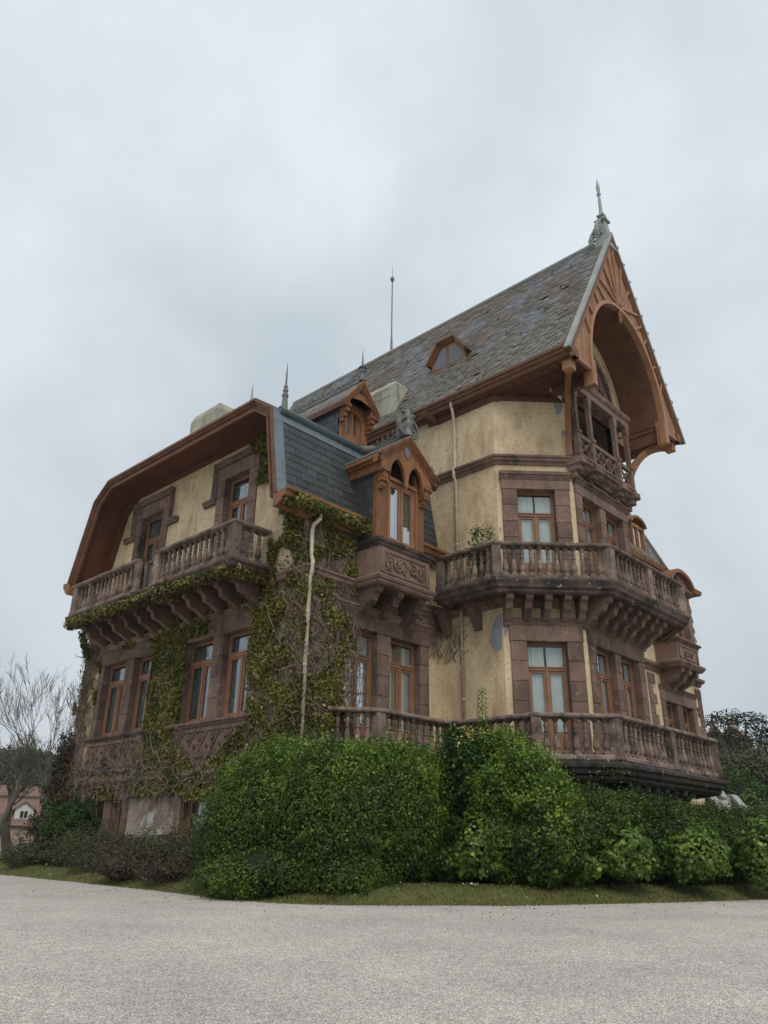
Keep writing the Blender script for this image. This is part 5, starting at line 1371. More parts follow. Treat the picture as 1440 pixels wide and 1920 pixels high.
# ------------------------------------------------------------------ climbing ivy on the house
MT['ivy'] = leafmat('ivy_leaf', (.085, .095, .018), (.20, .20, .034), (.24, .19, .07), .5, 1.1, .5, .25)
MT['ivy_dry'] = leafmat('dry_ivy_leaf', (.10, .075, .045), (.06, .05, .03), (.17, .13, .08), .45, 1.5, .8, .15)
IV = thing('ivy', 'ivy climbing over the left front and corner of the mansion, green leaves and brown stems', 'climbing plant', (13.6, 15.8, .3))
na, nb_, nc = SN(21, 1.6), SN(22, 4.5), SN(23, .8)
def scatter(F, rects, dens, size, off=(.03, .14), thr=None, noise=None, mat='ivy', soft=.12):
    """leaf points on a wall: rects = (u0,u1,z0,z1,weight)"""
    out_p, out_n = [], []
    for u0, u1, z0, z1, w in rects:
        n = int((u1-u0)*(z1-z0)*dens*max(w, .3)); u = rng.uniform(u0-soft, u1+soft, n); z = rng.uniform(z0-soft, z1+soft, n)
        q = np.array([F.p(a, 0, b) for a, b in zip(u, z)])
        v = .42*na(q)+.58*nb_(q); keep = (v > (1-w)) | (rng.random(n) < .10*w)
        d = rng.uniform(*off, n)+.10*np.clip(v-(1-w), 0, .5)
        q = q+np.array([F.n[0], F.n[1], 0])*d[:, None]
        out_p.append(q[keep]); out_n.append(np.tile([F.n[0], F.n[1], .55], (keep.sum(), 1)))
    return np.concatenate(out_p), np.concatenate(out_n)
def not_in(P, boxes):
    k = np.ones(len(P), bool)
    for x0, x1, y0, y1, z0, z1 in boxes: k &= ~((P[:, 0] > x0) & (P[:, 0] < x1) & (P[:, 1] > y0) & (P[:, 1] < y1) & (P[:, 2] > z0) & (P[:, 2] < z1))
    return k
A_ = [scatter(FL, [(-.05, 2.1, .5, 8.3, .66), (-.05, 2.1, .5, 8.3, .60), (1.9, 2.5, 2.6, 6.6, .56), (.1, 1.7, 8.2, 9.6, .50),
                   (5.75, 7.45, 3.2, 8.4, .78), (5.75, 7.45, 3.2, 8.4, .6), (4.2, 7.8, 2.6, 3.6, .68), (1.0, 4.6, 2.4, 3.7, .68), (1.7, 3.0, 3.0, 4.5, .66), (4.8, 6.0, 3.2, 4.4, .70),
                   (4.2, 7.6, 7.35, 8.5, .68), (1.6, 4.4, 7.75, 8.3, .56), (8, 12.6, 7.6, 8.4, .48), (11.3, 12.7, 5.6, 8.2, .46), (8.2, 10, 2.55, 3.2, .56),
                   (.35, 1.2, 10.5, 13.3, .80), (.9, 2.3, 11.9, 13.5, .60), (.35, 1.0, 9.6, 10.8, .62)], 2300, .1),
      scatter(FR, [(-.05, 1.35, .3, 8.2, .64), (-.05, 1.35, 1.0, 8.2, .56), (1.0, 2.6, .3, 4.2, .58), (1.1, 2.05, 4, 8.3, .47), (.0, 1.6, 8.6, 10.0, .66), (1.2, 2.6, 8.6, 9.9, .52), (1.1, 3.2, 7.6, 8.5, .46)], 2300, .1)]
P_ = np.concatenate([a[0] for a in A_]); N_ = np.concatenate([a[1] for a in A_])
win_boxes = [(13.3, 14.3, 18.35, 19.7, 4.5, 7.0), (13.3, 14.3, 20.3, 21.55, 4.5, 6.85), (13.3, 14.3, 23.6, 25, 4.5, 7), (13.3, 14.3, 25.4, 26.9, 4.5, 7), (13.3, 14.3, 18.9, 20.9, 8.9, 12.3), (15.62, 18.7, 15.5, 16.3, 3.4, 7.0)]
k = not_in(P_, win_boxes) & ~((P_[:, 2] > 10.35) & (P_[:, 0] < 14.2) & (P_[:, 1] < 16.0+.5*(P_[:, 2]-10.35)/3+.16))
# the bare wedge of the carved apron (photo: ivy leaves a V of stone free)
cu = np.abs(P_[:, 1]-20.2); k &= ~((P_[:, 0] < 13.9) & (P_[:, 2] > 3.05+cu*.62) & (P_[:, 2] < 4.55) & (cu < 1.7) & (P_[:, 1] > 16.5))
leaves('ivy_leaves', P_[k], N_[k], .105, 'ivy', IV, aspect=.85, droop=.9, jitter=.55, kind='stuff')
# thick fringe along the gutter and the balcony slab edge
def fringe(a, b, n, r, dz, size=.13, thin=None):
    a, b = np.array(a), np.array(b); t = rng.random(n); q = a+(b-a)*t[:, None]
    amp = .55+.6*na(q); ang = rng.uniform(0, 2*math.pi, n); rr = r*amp*np.sqrt(rng.random(n))
    d = b-a; d = d/np.linalg.norm(d); s_ = np.array([d[1], -d[0], 0])
    o = np.cos(ang)[:, None]*s_+np.sin(ang)[:, None]*np.array([0, 0, 1.]); o2 = o*rr[:, None]; o2[:, 2] *= dz
    return q+o2, o+np.array([0, 0, .3])
fr_l = [fringe((12.75, 15.62, 10.16), (15.75, 15.62, 10.14), 7600, .36, .95), fringe((12.5, 15.75, 10.05), (13.1, 15.75, 10.0), 500, .2, 1),
        fringe((12.40, 27.5, 8.46), (12.40, 22.5, 8.44), 3800, .27, .85), fringe((12.40, 22.8, 8.5), (12.40, 17.8, 8.42), 3500, .22, .9), fringe((12.50, 23.2, 8.55), (12.50, 20.8, 8.5), 1500, .34, 1.1), fringe((12.5, 17.75, 8.45), (13.7, 17.75, 8.4), 700, .22, 1),
        fringe((12.52, 22.9, 8.8), (12.52, 23.0, 10.0), 420, .17, 1), fringe((12.64, 16.22, 10.6), (12.66, 16.66, 13.0), 1300, .10, 1), fringe((13.25, 16.75, 10.7), (13.35, 17.3, 13.0), 1700, .30, 1), fringe((13.0, 27.6, 8.3), (13.7, 28.4, 7.6), 500, .25, 1),
        fringe((13.60, 17.1, 13.15), (13.66, 18.9, 13.25), 1500, .34, 1), fringe((13.62, 17.0, 13.1), (13.66, 17.3, 11.2), 1100, .26, 1.2), fringe((13.62, 17.6, 12.8), (13.66, 18.5, 11.9), 500, .18, 1), fringe((13.6, 16.9, 11.2), (13.66, 16.5, 9.9), 420, .18, 1)]
P_ = np.concatenate([a[0] for a in fr_l]); N_ = np.concatenate([a[1] for a in fr_l])
k = ~((P_[:, 2] > 10.6) & (P_[:, 0] > 12.8) & (P_[:, 0] < 14.2) & (P_[:, 1] < 16.0+.5*(P_[:, 2]-10.35)/3+.16))
leaves('ivy_leaves', P_[k], N_[k], .10, 'ivy', IV, aspect=.85, droop=.9, jitter=.6, kind='stuff')
A_ = [scatter(FL, [(-.05, 1.9, .5, 8.4, .42), (5.6, 12.6, 2.6, 3.4, .5), (11.4, 12.7, .5, 8.3, .36), (5.9, 10, 3.2, 4.4, .40)], 700, .1), scatter(FR, [(-.05, 2.6, .5, 9.9, .40)], 700, .1),
      fringe((12.40, 27.5, 8.38), (12.40, 17.8, 8.36), 1600, .22, .8)]
P_ = np.concatenate([a[0] for a in A_]); N_ = np.concatenate([a[1] for a in A_]); k = not_in(P_, win_boxes)
leaves('dry_leaves', P_[k], N_[k], .10, 'ivy_dry', IV, aspect=.7, droop=.9, jitter=.7, kind='stuff')

def stems(specs, name, mat, rad=(.007, .018)):
    m = MB()
    for F, u0, u1, z0, z1, n, L, up, d in specs:
        for _ in range(n):
            u, z = random.uniform(u0, u1), random.uniform(z0, z1); a = random.gauss(math.pi/2 if up else 0, .5 if up else 1.0); pts = []; r_ = random.uniform(*rad)
            dd = random.uniform(.0, d)
            for i in range(7):
                pts.append(F.p(u, .035+dd+random.uniform(-.02, .02), z)); a += random.gauss(0, .38); u += math.cos(a)*L/7; z += math.sin(a)*L/7
            m.tube(pts, [r_*(1-.09*i) for i in range(7)], 3)
    return m.build(name, mat, IV, kind='stuff')
stems([(FL, .0, 1.9, .3, 8.0, 600, 1.2, True, .10), (FR, .0, 1.2, .3, 8.4, 600, 1.3, True, .10), (FR, 1.0, 2.1, .3, 8.4, 560, 1.2, True, .10), (FR, .0, 1.8, 8.3, 9.9, 330, .9, True, .08), (FR, 1.6, 5.6, 7.5, 8.2, 260, .8, False, .05),
       (FL, 11.5, 12.6, .3, 8.0, 330, 1.2, True, .07), (FL, 5.3, 12.4, 2.7, 3.6, 330, 1.3, False, .22), (FL, 5.3, 9.5, 3.4, 4.4, 110, .8, False, .15), (FL, .5, 5.5, 2.7, 3.4, 150, 1.2, False, .15),
       (FL, 5.7, 7.5, 3.2, 8.2, 150, 1.1, True, .1), (FL, 1.6, 12.3, 7.5, 8.3, 180, .9, False, .08), (FR, 1.3, 5.9, 7.4, 8.3, 90, .7, False, .03), (FL, 3.2, 5.2, .5, 2.9, 30, .8, True, .05),
       (FA, .0, 1.0, 6.6, 8.3, 60, .6, True, .02), (FR, 5.2, 5.9, 6.6, 8.6, 40, .6, True, .02)], 'ivy_stems', 'twig')
stems([(FL, 5.8, 7.4, 3.0, 7.6, 26, 1.3, True, .16), (FL, .6, 1.9, 4.5, 7.0, 10, 1.3, True, .16), (FL, 5.4, 7.6, 2.7, 4.0, 26, 1.0, False, .25), (FL, .3, 2.2, 1.0, 4.0, 14, 1.2, True, .15)], 'ivy_stems', 'twig_grey', (.010, .018))
m = MB()
for i in range(9):      # weathered lattice behind the ivy between the window pairs
    z = 3.6+i*.5
    for s_ in (-1, 1): m.tube([FL.p(6.6-s_*.45, .13, z), FL.p(6.6+s_*.45, .13, z+.62)], .012, 4)
m.build('trellis', 'twig_grey', IV)

# ------------------------------------------------------------------ shrubs and hedges
MT['box_leaf'] = leafmat('privet_leaf', (.036, .062, .010), (.088, .135, .014), (.13, .185, .024), .35, .75, .45, .25, .35)
MT['bright_leaf'] = leafmat('fresh_green_leaf', (.100, .180, .014), (.180, .280, .020), (.24, .32, .04), .4, 1.0, .4, .3, .5)
MT['dark_leaf'] = leafmat('dark_glossy_leaf', (.026, .062, .012), (.056, .108, .018), (.07, .12, .024), .35, 1.0, .5, .2, .3)
MT['hydrangea_leaf'] = leafmat('hydrangea_leaf', (.080, .145, .022), (.140, .215, .030), (.21, .29, .05), .4, 1.5, .45, .3, .45)
MT['olive_leaf'] = leafmat('heath_leaf', (.070, .078, .034), (.095, .105, .045), (.14, .09, .06), .45, .9, .6, .15)
MT['red_leaf'] = leafmat('russet_leaf', (.080, .056, .040), (.055, .055, .030), (.13, .05, .035), .5, 1.0, .6, .15)
MT['under'] = surf('shade_filler', (.012, .016, .007), (.02, .022, .01), 3, 1, bump=.6, bscale=9)  # near-black solid filler behind the leaves; inner shade is in its colour
MT['flower'] = leafmat('pale_bloom', (.72, .42, .30), (.75, .6, .5), (.8, .7, .45), .2, 3, .7, .2)
MT['petal_yellow'] = leafmat('yellow_tips', (.42, .36, .08), (.30, .28, .06), (.5, .25, .06), .3, 3, .7, .2)

def gz_(x, y):
    """ground height under a planting spot"""
    d = np.hypot(EDGE[:, 0]-x, EDGE[:, 1]-y); i = int(d.argmin()); t = float((np.array([x, y])-EDGE[i])@en[i])
    return lawn_h(max(t, 0)) if t > 0 else zg(x, y)
def shrub(kind, label, cat, ells, n, size, mat, lump=.10, lf=2.2, seed=1, depth=.16, ck=.84, aspect=.55, extra=None, group=None, droop=.2, jit=.7, stem=True, under='under', clumps=()):
    cx = np.mean([e[0] for e in ells]); cy = np.mean([e[1] for e in ells]); g = gz_(cx, cy)
    t = thing(kind, label, cat, (cx, cy, g), group)
    P, N_ = blob_points(ells, n, lump, lf, seed, zmin=g-.45, depth=depth)
    leaves('foliage', P, N_+np.array([0, 0, .25]), size, mat, t, aspect=aspect, droop=droop, jitter=jit, kind='stuff')
    if extra:
        for mt, frac, zt, sz in extra:
            P2, N2 = blob_points(ells, int(n*frac), lump*1.15, lf, seed, zmin=g+zt, depth=depth*.4)
            leaves('young_growth', P2, N2+np.array([0, 0, .5]), sz, mt, t, aspect=aspect, droop=-.3, jitter=jit, kind='stuff')
    for mt, cnt, sz, zt, rr_ in clumps:
        C_, CN = blob_points(ells, cnt*3, lump, lf, seed, zmin=g+zt, depth=.02); C_, CN = C_[:cnt], CN[:cnt]
        k_ = 46; c = len(C_); rad = rr_*(.6+.9*rng.random((c, 1, 1)))
        ax = CN+np.array([0, 0, .55])+rng.normal(size=CN.shape)*.35; ax /= np.linalg.norm(ax, axis=1)[:, None]
        d = rng.normal(size=(c, k_, 3))*rad*.55; along = rng.random((c, k_, 1))*rad*2.2
        Q = C_[:, None]+d*(1-.55*along/(rad*2.2))+ax[:, None]*(along-rad*.5)
        tn = np.clip(np.repeat(rng.random(c), k_)*.5+.5*rng.random(c*k_), 0, 1)
        leaves('leaf_clumps', Q.reshape(-1, 3), (d/rad+ax[:, None]*.8).reshape(-1, 3), sz, mt, t, aspect=aspect, droop=-.3, jitter=.6, tint=tn, kind='stuff')
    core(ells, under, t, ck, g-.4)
    if stem:
        m = MB()
        for _ in range(7):
            e = random.choice(ells); a = random.random()*6.28; m.tube([(cx+random.uniform(-.25, .25), cy+random.uniform(-.25, .25), g-.1), (cx*.5+e[0]*.5+random.uniform(-.3, .3), cy*.5+e[1]*.5+random.uniform(-.3, .3), (g+e[2])/2), (e[0]+random.uniform(-.4, .4)*e[3], e[1]+random.uniform(-.4, .4)*e[4], e[2]+.4*e[5])], [.05, .03, .012], 5)
        m.build('branches', 'bark', t)
    return t
shrub('shrub', 'broad rounded dark green clipped shrub reaching the gravel, left of the terrace corner', 'shrub',
      [EL(505, 1560, 17.7, 128, 128, 1.3), EL(620, 1558, 17.1, 135, 138, 1.5), EL(722, 1556, 17.7, 95, 128, 1.2), EL(590, 1500, 18.3, 150, 92, 1.3), EL(448, 1590, 18.1, 78, 92, 1.0), EL(520, 1645, 16.8, 130, 62, 1.2), EL(630, 1648, 16.5, 115, 62, 1.1), EL(690, 1470, 18.3, 70, 58, .8), EL(500, 1470, 18.4, 60, 45, .8)],
      130000, .060, 'box_leaf', lump=.11, lf=1.7, seed=4, depth=.2, extra=[('bright_leaf', .16, 2.3, .066), ('bright_leaf', .05, .9, .066)], clumps=[('box_leaf', 420, .062, -.1, .17), ('bright_leaf', 230, .066, 1.7, .15), ('bright_leaf', 60, .066, .6, .12), ('dark_leaf', 160, .062, -.1, .16)])
shrub('shrub', 'tall bright green shrub with long upright shoots under the terrace corner post', 'shrub',
      [EL(975, 1505, 17.9, 76, 88, .9), EL(952, 1572, 17.8, 62, 86, .8), EL(1018, 1572, 17.5, 52, 80, .8), EL(950, 1455, 18.3, 45, 52, .6)], 42000, .075, 'box_leaf', lump=.14, lf=2.6, seed=6, extra=[('bright_leaf', .4, 1.6, .08), ('bright_leaf', .1, .8, .075)], clumps=[('bright_leaf', 240, .08, 1.4, .19), ('box_leaf', 160, .075, .2, .2), ('bright_leaf', 50, .08, .4, .14)])
shrub('shrub', 'leafy green bush rising in front of the first terrace balusters, behind the broad clipped shrub', 'shrub',
      [EL(760, 1490, 18.9, 92, 82, .9), EL(690, 1462, 19.3, 80, 55, .8), EL(800, 1560, 18.7, 52, 100, .7)], 30000, .068, 'box_leaf', lump=.13, lf=2.6, seed=7, extra=[('bright_leaf', .4, 1.9, .07)], clumps=[('bright_leaf', 170, .07, 1.8, .18), ('box_leaf', 120, .07, .4, .18)])
shrub('camellia', 'dark glossy camellia with a few pale pink blooms and yellow tips by the terrace', 'camellia',
      [EL(902, 1425, 18.9, 66, 50, .7), EL(868, 1470, 19.0, 50, 70, .6), EL(865, 1600, 18.6, 40, 60, .6)], 15000, .10, 'dark_leaf', lump=.16, lf=3, seed=9, ck=.66, clumps=[('dark_leaf', 110, .09, .2, .15), ('box_leaf', 60, .09, 1.5, .12)])
fl = np.array([tuple(at(*q)) for q in ((875, 1458, 18.2), (862, 1395, 18.3), (905, 1398, 18.3), (890, 1428, 18.3), (930, 1400, 18.3), (918, 1378, 18.5), (833, 1418, 18.5), (948, 1412, 18.3), (893, 1382, 18.5), (852, 1436, 18.4), (822, 1452, 18.6))])
CAM_ = bpy.data.objects['camellia']
for q in fl:
    n = 9; leaves('bloom', q+rng.normal(size=(n, 3))*.018, rng.normal(size=(n, 3)), .055, 'flower', CAM_, aspect=.9, jitter=.5)
q = np.array(at(902, 1379, 18.7))+rng.normal(size=(260, 3))*np.array([.42, .35, .07]); leaves('yellow_tips', q, np.tile([-.5, -.5, .6], (260, 1)), .07, 'petal_yellow', CAM_, kind='stuff')
def shoot(base, h, n, label=None):
    P = []; N_ = []
    for i in range(n):
        t = i/n; a = i*2.4; r_ = .10*(1-.5*t)+.03; P.append((base[0]+r_*math.cos(a)+.05*t, base[1]+r_*math.sin(a), base[2]+h*t)); N_.append((math.cos(a)*.6, math.sin(a)*.6, .6))
    return np.array(P), np.array(N_)
SH = bpy.data.objects['shrub.001']
for b, h, n in ((at(905, 1400, 18.7), 1.35, 90), (at(985, 1440, 18.0), .55, 44), (at(1010, 1450, 17.9), .4, 30), (at(970, 1420, 18.2), .6, 40)):
    P, N_ = shoot(b, h, n); leaves('shoot_leaves', P, N_, .11, 'bright_leaf', SH, aspect=.5, droop=-.4, jitter=.3, kind='stuff')
    MB().tube([(b[0], b[1], b[2]-.4), (b[0]+.05, b[1], b[2]+h)], .012, 4).build('shoot', 'bark', SH)
for b, h, n in ((at(722, 1440, 19.0), .95, 46), (at(690, 1430, 19.0), .4, 30), (at(757, 1440, 18.8), .9, 44), (at(812, 1430, 18.9), .7, 44), (at(640, 1440, 18.9), .4, 34)):
    P, N_ = shoot(b, h, n); leaves('shoot_leaves', P, N_, .09, 'bright_leaf', bpy.data.objects['shrub.002'], aspect=.5, droop=-.4, jitter=.3, kind='stuff')
# long hedge beneath the terrace, falling away to the right
hedge_e = []
for i in range(14):
    px = 1030+i*38; top = float(np.interp(px, [1030, 1100, 1200, 1330, 1440, 1560], [1482, 1494, 1512, 1526, 1540, 1550])); D = float(np.interp(px, [1030, 1250, 1440, 1560], [19.0, 21.1, 24.4, 27.5]))
    hedge_e.append(EL(px, (top+1668)/2, D, 64, (1668-top)/2+4, 1.5))
shrub('hedge', 'long dense dark green hedge running under the terrace to the right edge', 'hedge', hedge_e, 75000, .062, 'dark_leaf', lump=.06, lf=3.0, seed=11, depth=.12, stem=False, extra=[('box_leaf', .7, .9, .058), ('bright_leaf', .06, 1.7, .058)], clumps=[('dark_leaf', 300, .065, .3, .13), ('box_leaf', 420, .06, 1.2, .12), ('bright_leaf', 60, .06, 1.9, .09)])
# hydrangeas in front
hyd = [((902, 1592, 17.5, 46, 52), 'tall loose hydrangea with yellow-green leaves beside the dark hollow of the camellia'), ((1022, 1622, 17.4, 30, 30), 'small hydrangea with large leaves at the foot of the tall bright shrub'),
       ((1092, 1626, 17.9, 15, 24), 'smallest dark hydrangea between two larger ones in front of the hedge'), ((1182, 1603, 18.5, 46, 43), 'wide round light green hydrangea before the middle of the hedge'),
       ((1302, 1606, 19.6, 58, 41), 'wide darker hydrangea, second from the right edge'), ((1434, 1598, 21.1, 44, 50), 'pale green hydrangea cut by the right edge of the view'), ((846, 1618, 17.9, 17, 30), 'narrow hydrangea next to the broad clipped shrub')]
for q, lb in hyd:
    e = [EL(*q, .5), EL(q[0]+q[3]*.45, q[1]+q[4]*.25, q[2]-.1, q[3]*.6, q[4]*.7, .3), EL(q[0]-q[3]*.5, q[1]+q[4]*.3, q[2]-.1, q[3]*.55, q[4]*.65, .3)]
    shrub('hydrangea', lb, 'hydrangea', e, int(q[3]*q[4]*.75)+300, .105, 'hydrangea_leaf', lump=.22, lf=5, seed=int(q[0]), aspect=.75, ck=.62, group='hydrangeas before the hedge', jit=.45, depth=.3, stem=False, clumps=[('hydrangea_leaf', int(8+q[3]*q[4]*.014), .10, .1, .09)])
# left bed: heath-like and dark bushes along the wall
lb_ = [([EL(78, 1606, 30, 48, 26, 1.2), EL(150, 1603, 28, 46, 34, 1.2)], 15000, .075, 'olive_leaf', 'low olive green bush nearest the left end of the bed', 'dark'),
       ([EL(215, 1608, 25, 62, 38, 1.2), EL(285, 1608, 23.4, 55, 40, 1.1)], 15000, .065, 'olive_leaf', 'olive green wispy bush under the basement windows', 'olive'),
       ([EL(345, 1608, 21.8, 62, 42, 1.1), EL(395, 1612, 20.5, 42, 44, 1.0)], 15000, .065, 'olive_leaf', 'grey-brown wispy bush touching the broad clipped shrub', 'olive'),
       ([EL(240, 1628, 22.0, 60, 20, .8), EL(330, 1636, 20.4, 60, 22, .8)], 8000, .055, 'red_leaf', 'low reddish brown ground shrub along the front of the left bed', 'red'),
       ([EL(112, 1560, 31.5, 34, 60, .9), EL(122, 1470, 31.8, 24, 55, .7), EL(130, 1415, 31.8, 15, 32, .5)], 7000, .10, 'red_leaf', 'tall dark russet bush against the left corner of the mansion', 'red'),
       ([EL(135, 1545, 29.5, 26, 42, .8)], 5000, .08, 'dark_leaf', 'dark conical bush just in front of the left corner', 'dark')]
for e, n, sz, mt, lb, _ in lb_:
    shrub('bush', lb, 'bush', e, n, sz, mt, lump=.2, lf=2.8, seed=len(lb), aspect=.4 if mt == 'olive_leaf' else .55, depth=.4, ck=.60, jit=.9, droop=-.5, clumps=[(mt, 90, sz, .1, .2)])
# small self-sown plant on the tower balcony
BP = thing('balcony_plant', 'small leafy sapling growing on the left end of the tower balcony', 'plant', (19.35, 13.9, 8.8))
m = MB(); tips = []
for k in range(11):
    a = random.random()*6.28; h = random.uniform(.9, 2.0); r_ = .12+.38*random.random()*(1 if h < 1.7 else .3)
    p = [(19.35, 13.9, 8.8), (19.35+.4*r_*math.cos(a), 13.9+.4*r_*math.sin(a), 8.8+h*.6), (19.35+r_*math.cos(a), 13.9+r_*math.sin(a), 8.8+h)]; m.tube(p, [.016, .010, .005], 4); tips.append(p[2]); tips.append(p[1])
m.build('stem', 'bark', BP)
q = np.repeat(np.array(tips), 34, 0)+rng.normal(size=(len(tips)*34, 3))*.12; leaves('foliage', q, rng.normal(size=q.shape)+[0, 0, .6], .12, 'dark_leaf', BP, aspect=.4, kind='stuff')
q = np.array([(12.75, 13.6, 0)]); 
m2 = thing('balcony_weed', 'tuft of weeds on the lip of the tower balcony', 'plant', (18.85, 13.3, 8.75))
q = np.array([18.85, 13.35, 8.72])+rng.normal(size=(160, 3))*[.1, .18, .07]; leaves('foliage', q, rng.normal(size=q.shape)+[0, 0, .6], .06, 'box_leaf', m2, aspect=.3, kind='stuff')
m2 = thing('ledge_fern', 'ferny weeds hanging on the blackened edge of the terrace', 'plant', (20.3, 10.6, 3.0))
q = np.array([20.2, 10.55, 3.05])+rng.normal(size=(200, 3))*[.25, .25, .12]; leaves('foliage', q, rng.normal(size=q.shape)+[-.3, -.3, .6], .07, 'box_leaf', m2, aspect=.4, kind='stuff')

# ------------------------------------------------------------------ bare trees on the left
def tree(label, x, y, h, r0, lean=0, seed=1, depth=6, spread=.5, group=None, mat='bark_far', first=.35, z0=.2, sub=True, limbs=None):
    rr = random.Random(seed); T = thing('bare_tree', label, 'tree', (x, y, z0), group)
    tr, cr_ = MB(), MB()
    def grow(p, d, L, r, lv, mb):
        pts = [p]; rad = [r]; q = Vector(p); n = 4; dd = Vector(d)
        for i in range(n):
            dd = (dd+Vector((rr.gauss(0, .13), rr.gauss(0, .13), rr.gauss(.04, .08)))).normalized(); q = q+dd*(L/n); pts.append(tuple(q)); rad.append(r*(1-.35*(i+1)/n))
        mb.tube(pts, rad, 6 if lv < 2 else 3 if lv > 3 else 4)
        if lv >= depth: return
        k = rr.choice((2, 3, 3)) if lv < depth-1 else rr.choice((2, 3, 4))
        for i in range(k):
            a = rr.random()*6.28; s_ = spread*rr.uniform(.5, 1.3)
            ax = dd.orthogonal().normalized(); ax.rotate(__import__('mathutils').Quaternion(dd, a))
            nd = (dd+ax*s_+Vector((0, 0, .16))).normalized(); j = rr.choice((2, 3, 4, 4)) if lv else rr.choice((3, 4, 4))
            grow(pts[j], nd, L*rr.uniform(.58, .85), max(rad[j]*rr.uniform(.6, .8), .010), lv+1, cr_)
    grow((x, y, z0-.1), Vector((lean, 0, 1)).normalized(), h*first, r0, 0, tr)
    tr.build('trunk', mat, T); cr_.build('crown', mat, T)
    return T
p = at(22, 1600, 37); tree('old bare tree with a forked pale trunk at the left edge', p.x, p.y, 6.2, .24, -.05, 5, 6, .62, first=.30, mat='bark')
p = at(-18, 1600, 34); tree('bare tree with dense twigs partly outside the left edge', p.x, p.y, 6.0, .2, .05, 8, 6, .6, first=.3)
p = at(98, 1590, 52); tree('tall slim bare tree just left of the mansion, narrow forked crown', p.x, p.y, 10.6, .13, -.02, 13, 6, .30, first=.36)
p = at(128, 1590, 56); tree('slender bare tree half hidden by the corner of the mansion', p.x, p.y, 11.4, .13, .03, 21, 6, .34, first=.34)
p = at(58, 1590, 60); tree('small bare tree with rounded twiggy crown in front of the far houses', p.x, p.y, 6.4, .12, .03, 31, 6, .55, first=.3)

# ------------------------------------------------------------------ far houses on the left
MT['tiles'] = surf('terracotta_tiles', (.24, .15, .115), (.18, .11, .085), 1.5, .9, c3=(.10, .085, .07), s3=1.2, t3=(.5, .7), bump=.3, objrand=.15)
MT['pinkwall'] = surf('pink_plaster', (.42, .30, .25), (.34, .24, .20), 1, .95, c3=(.09, .10, .05), s3=1.5, t3=(.55, .65), bump=.1)
MT['creamwall'] = surf('cream_plaster', (.52, .42, .28), (.45, .36, .24), 1, .95, bump=.1)
MT['whitewall'] = surf('white_plaster', (.62, .62, .58), (.55, .55, .52), 1, .95, bump=0)
def tiles_rows(m, F, u0, u1, d0, z0, d1, z1, tw=.28):
    """rolled roof tiles running down the slope"""
    n = int((u1-u0)/tw)
    for i in range(n):
        u = u0+(i+.5)*tw; w = tw*.36
        m.add([F.p(u-w, d0, z0), F.p(u, d0, z0+.09), F.p(u+w, d0, z0), F.p(u-w, d1, z1), F.p(u, d1, z1+.09), F.p(u+w, d1, z1)], [(0, 1, 4, 3), (1, 2, 5, 4), (0, 1, 2)])
p = at(33, 1590, 100); ang = math.radians(azi*0+66.5)
fx, fy = -math.cos(ang), -math.sin(ang)                 # facing the camera
F1 = Fr(p.x, p.y, -fy, fx, fx, fy)
HB = thing('cottage', 'pink plastered house with red tiled roof and a small white dormer, far left', 'house', (p.x, p.y, .15))
wall_m = MB(); wall_m.fbox(F1, -9, 6, -7, 0, .1, 2.75); wall_m.build('wall', 'pinkwall', HB)
m = MB(); m.fprism(F1, [(-9.3, 2.75), (6.4, 2.75), (6.2, 2.9), (-9.3, 2.9)], -.2, .35)
m.add([F1.p(-9.3, .4, 2.8), F1.p(6.5, .4, 2.8), F1.p(4.5, -3.4, 5.6), F1.p(-9.3, -3.4, 5.6), F1.p(6.5, -7.2, 2.8), F1.p(-9.3, -7.2, 2.8)], [(0, 1, 2, 3), (1, 4, 2), (3, 2, 4, 5)])
rf = m.build('roof', 'tiles', HB)
m = MB(); tiles_rows(m, F1, -9.2, 4.4, .42, 2.83, -3.38, 5.63); m.build('tile_rows', 'tiles', rf, kind='stuff')
m = MB(); m.fbox(F1, -.95, .95, -2.6, -.55, 3.3, 4.55); m.fprism(F1, [(-.95, 4.55), (.95, 4.55), (0, 5.25)], -2.6, -.55); dd_ = m.build('dormer', 'whitewall', HB)
m = MB(); m.fprism(F1, [(-1.25, 4.35), (0, 5.28), (1.25, 4.35), (1.25, 4.5), (0, 5.45), (-1.25, 4.5)], -2.8, -.35); m.build('dormer_roof', 'tiles', dd_)
MB().fbox(F1, -.38, .38, -.56, -.53, 3.65, 4.35).build('pane', 'dark', dd_); MB().fbox(F1, -.03, .03, -.53, -.50, 3.65, 4.35).build('glazing_bar', 'whitewall', dd_)
for u in (-5.5, -3.2, 3.4): MB().fbox(F1, u-.45, u+.45, 0.0, .03, .9, 2.2).build('window', 'dark', HB)
p2 = at(58, 1560, 130); F2 = Fr(p2.x, p2.y, -fy, fx, fx, fy)
HC = thing('long_house', 'long cream building with a low tiled roof behind the pink house', 'building', (p2.x, p2.y, .15))
m = MB(); m.fbox(F2, -8.5, 12, -9, 0, .1, 7.3); m.build('wall', 'creamwall', HC)
m = MB(); m.add([F2.p(-8.9, .5, 7.25), F2.p(12.5, .5, 7.25), F2.p(10.5, -4.5, 8.9), F2.p(-6.0, -4.5, 8.9), F2.p(-8.9, -9.5, 7.25), F2.p(12.5, -9.5, 7.25)], [(0, 1, 2, 3), (0, 3, 4), (1, 5, 2), (3, 2, 5, 4)]); rf = m.build('roof', 'tiles', HC)
m = MB(); tiles_rows(m, F2, -6.0, 10.4, .52, 7.28, -4.48, 8.93, .4); m.build('tile_rows', 'tiles', rf, kind='stuff')
for u in (-6, -2, 2, 6, 10): MB().fbox(F2, u-.5, u+.5, 0, .03, 4.6, 6.2).build('window', 'dark', HC)

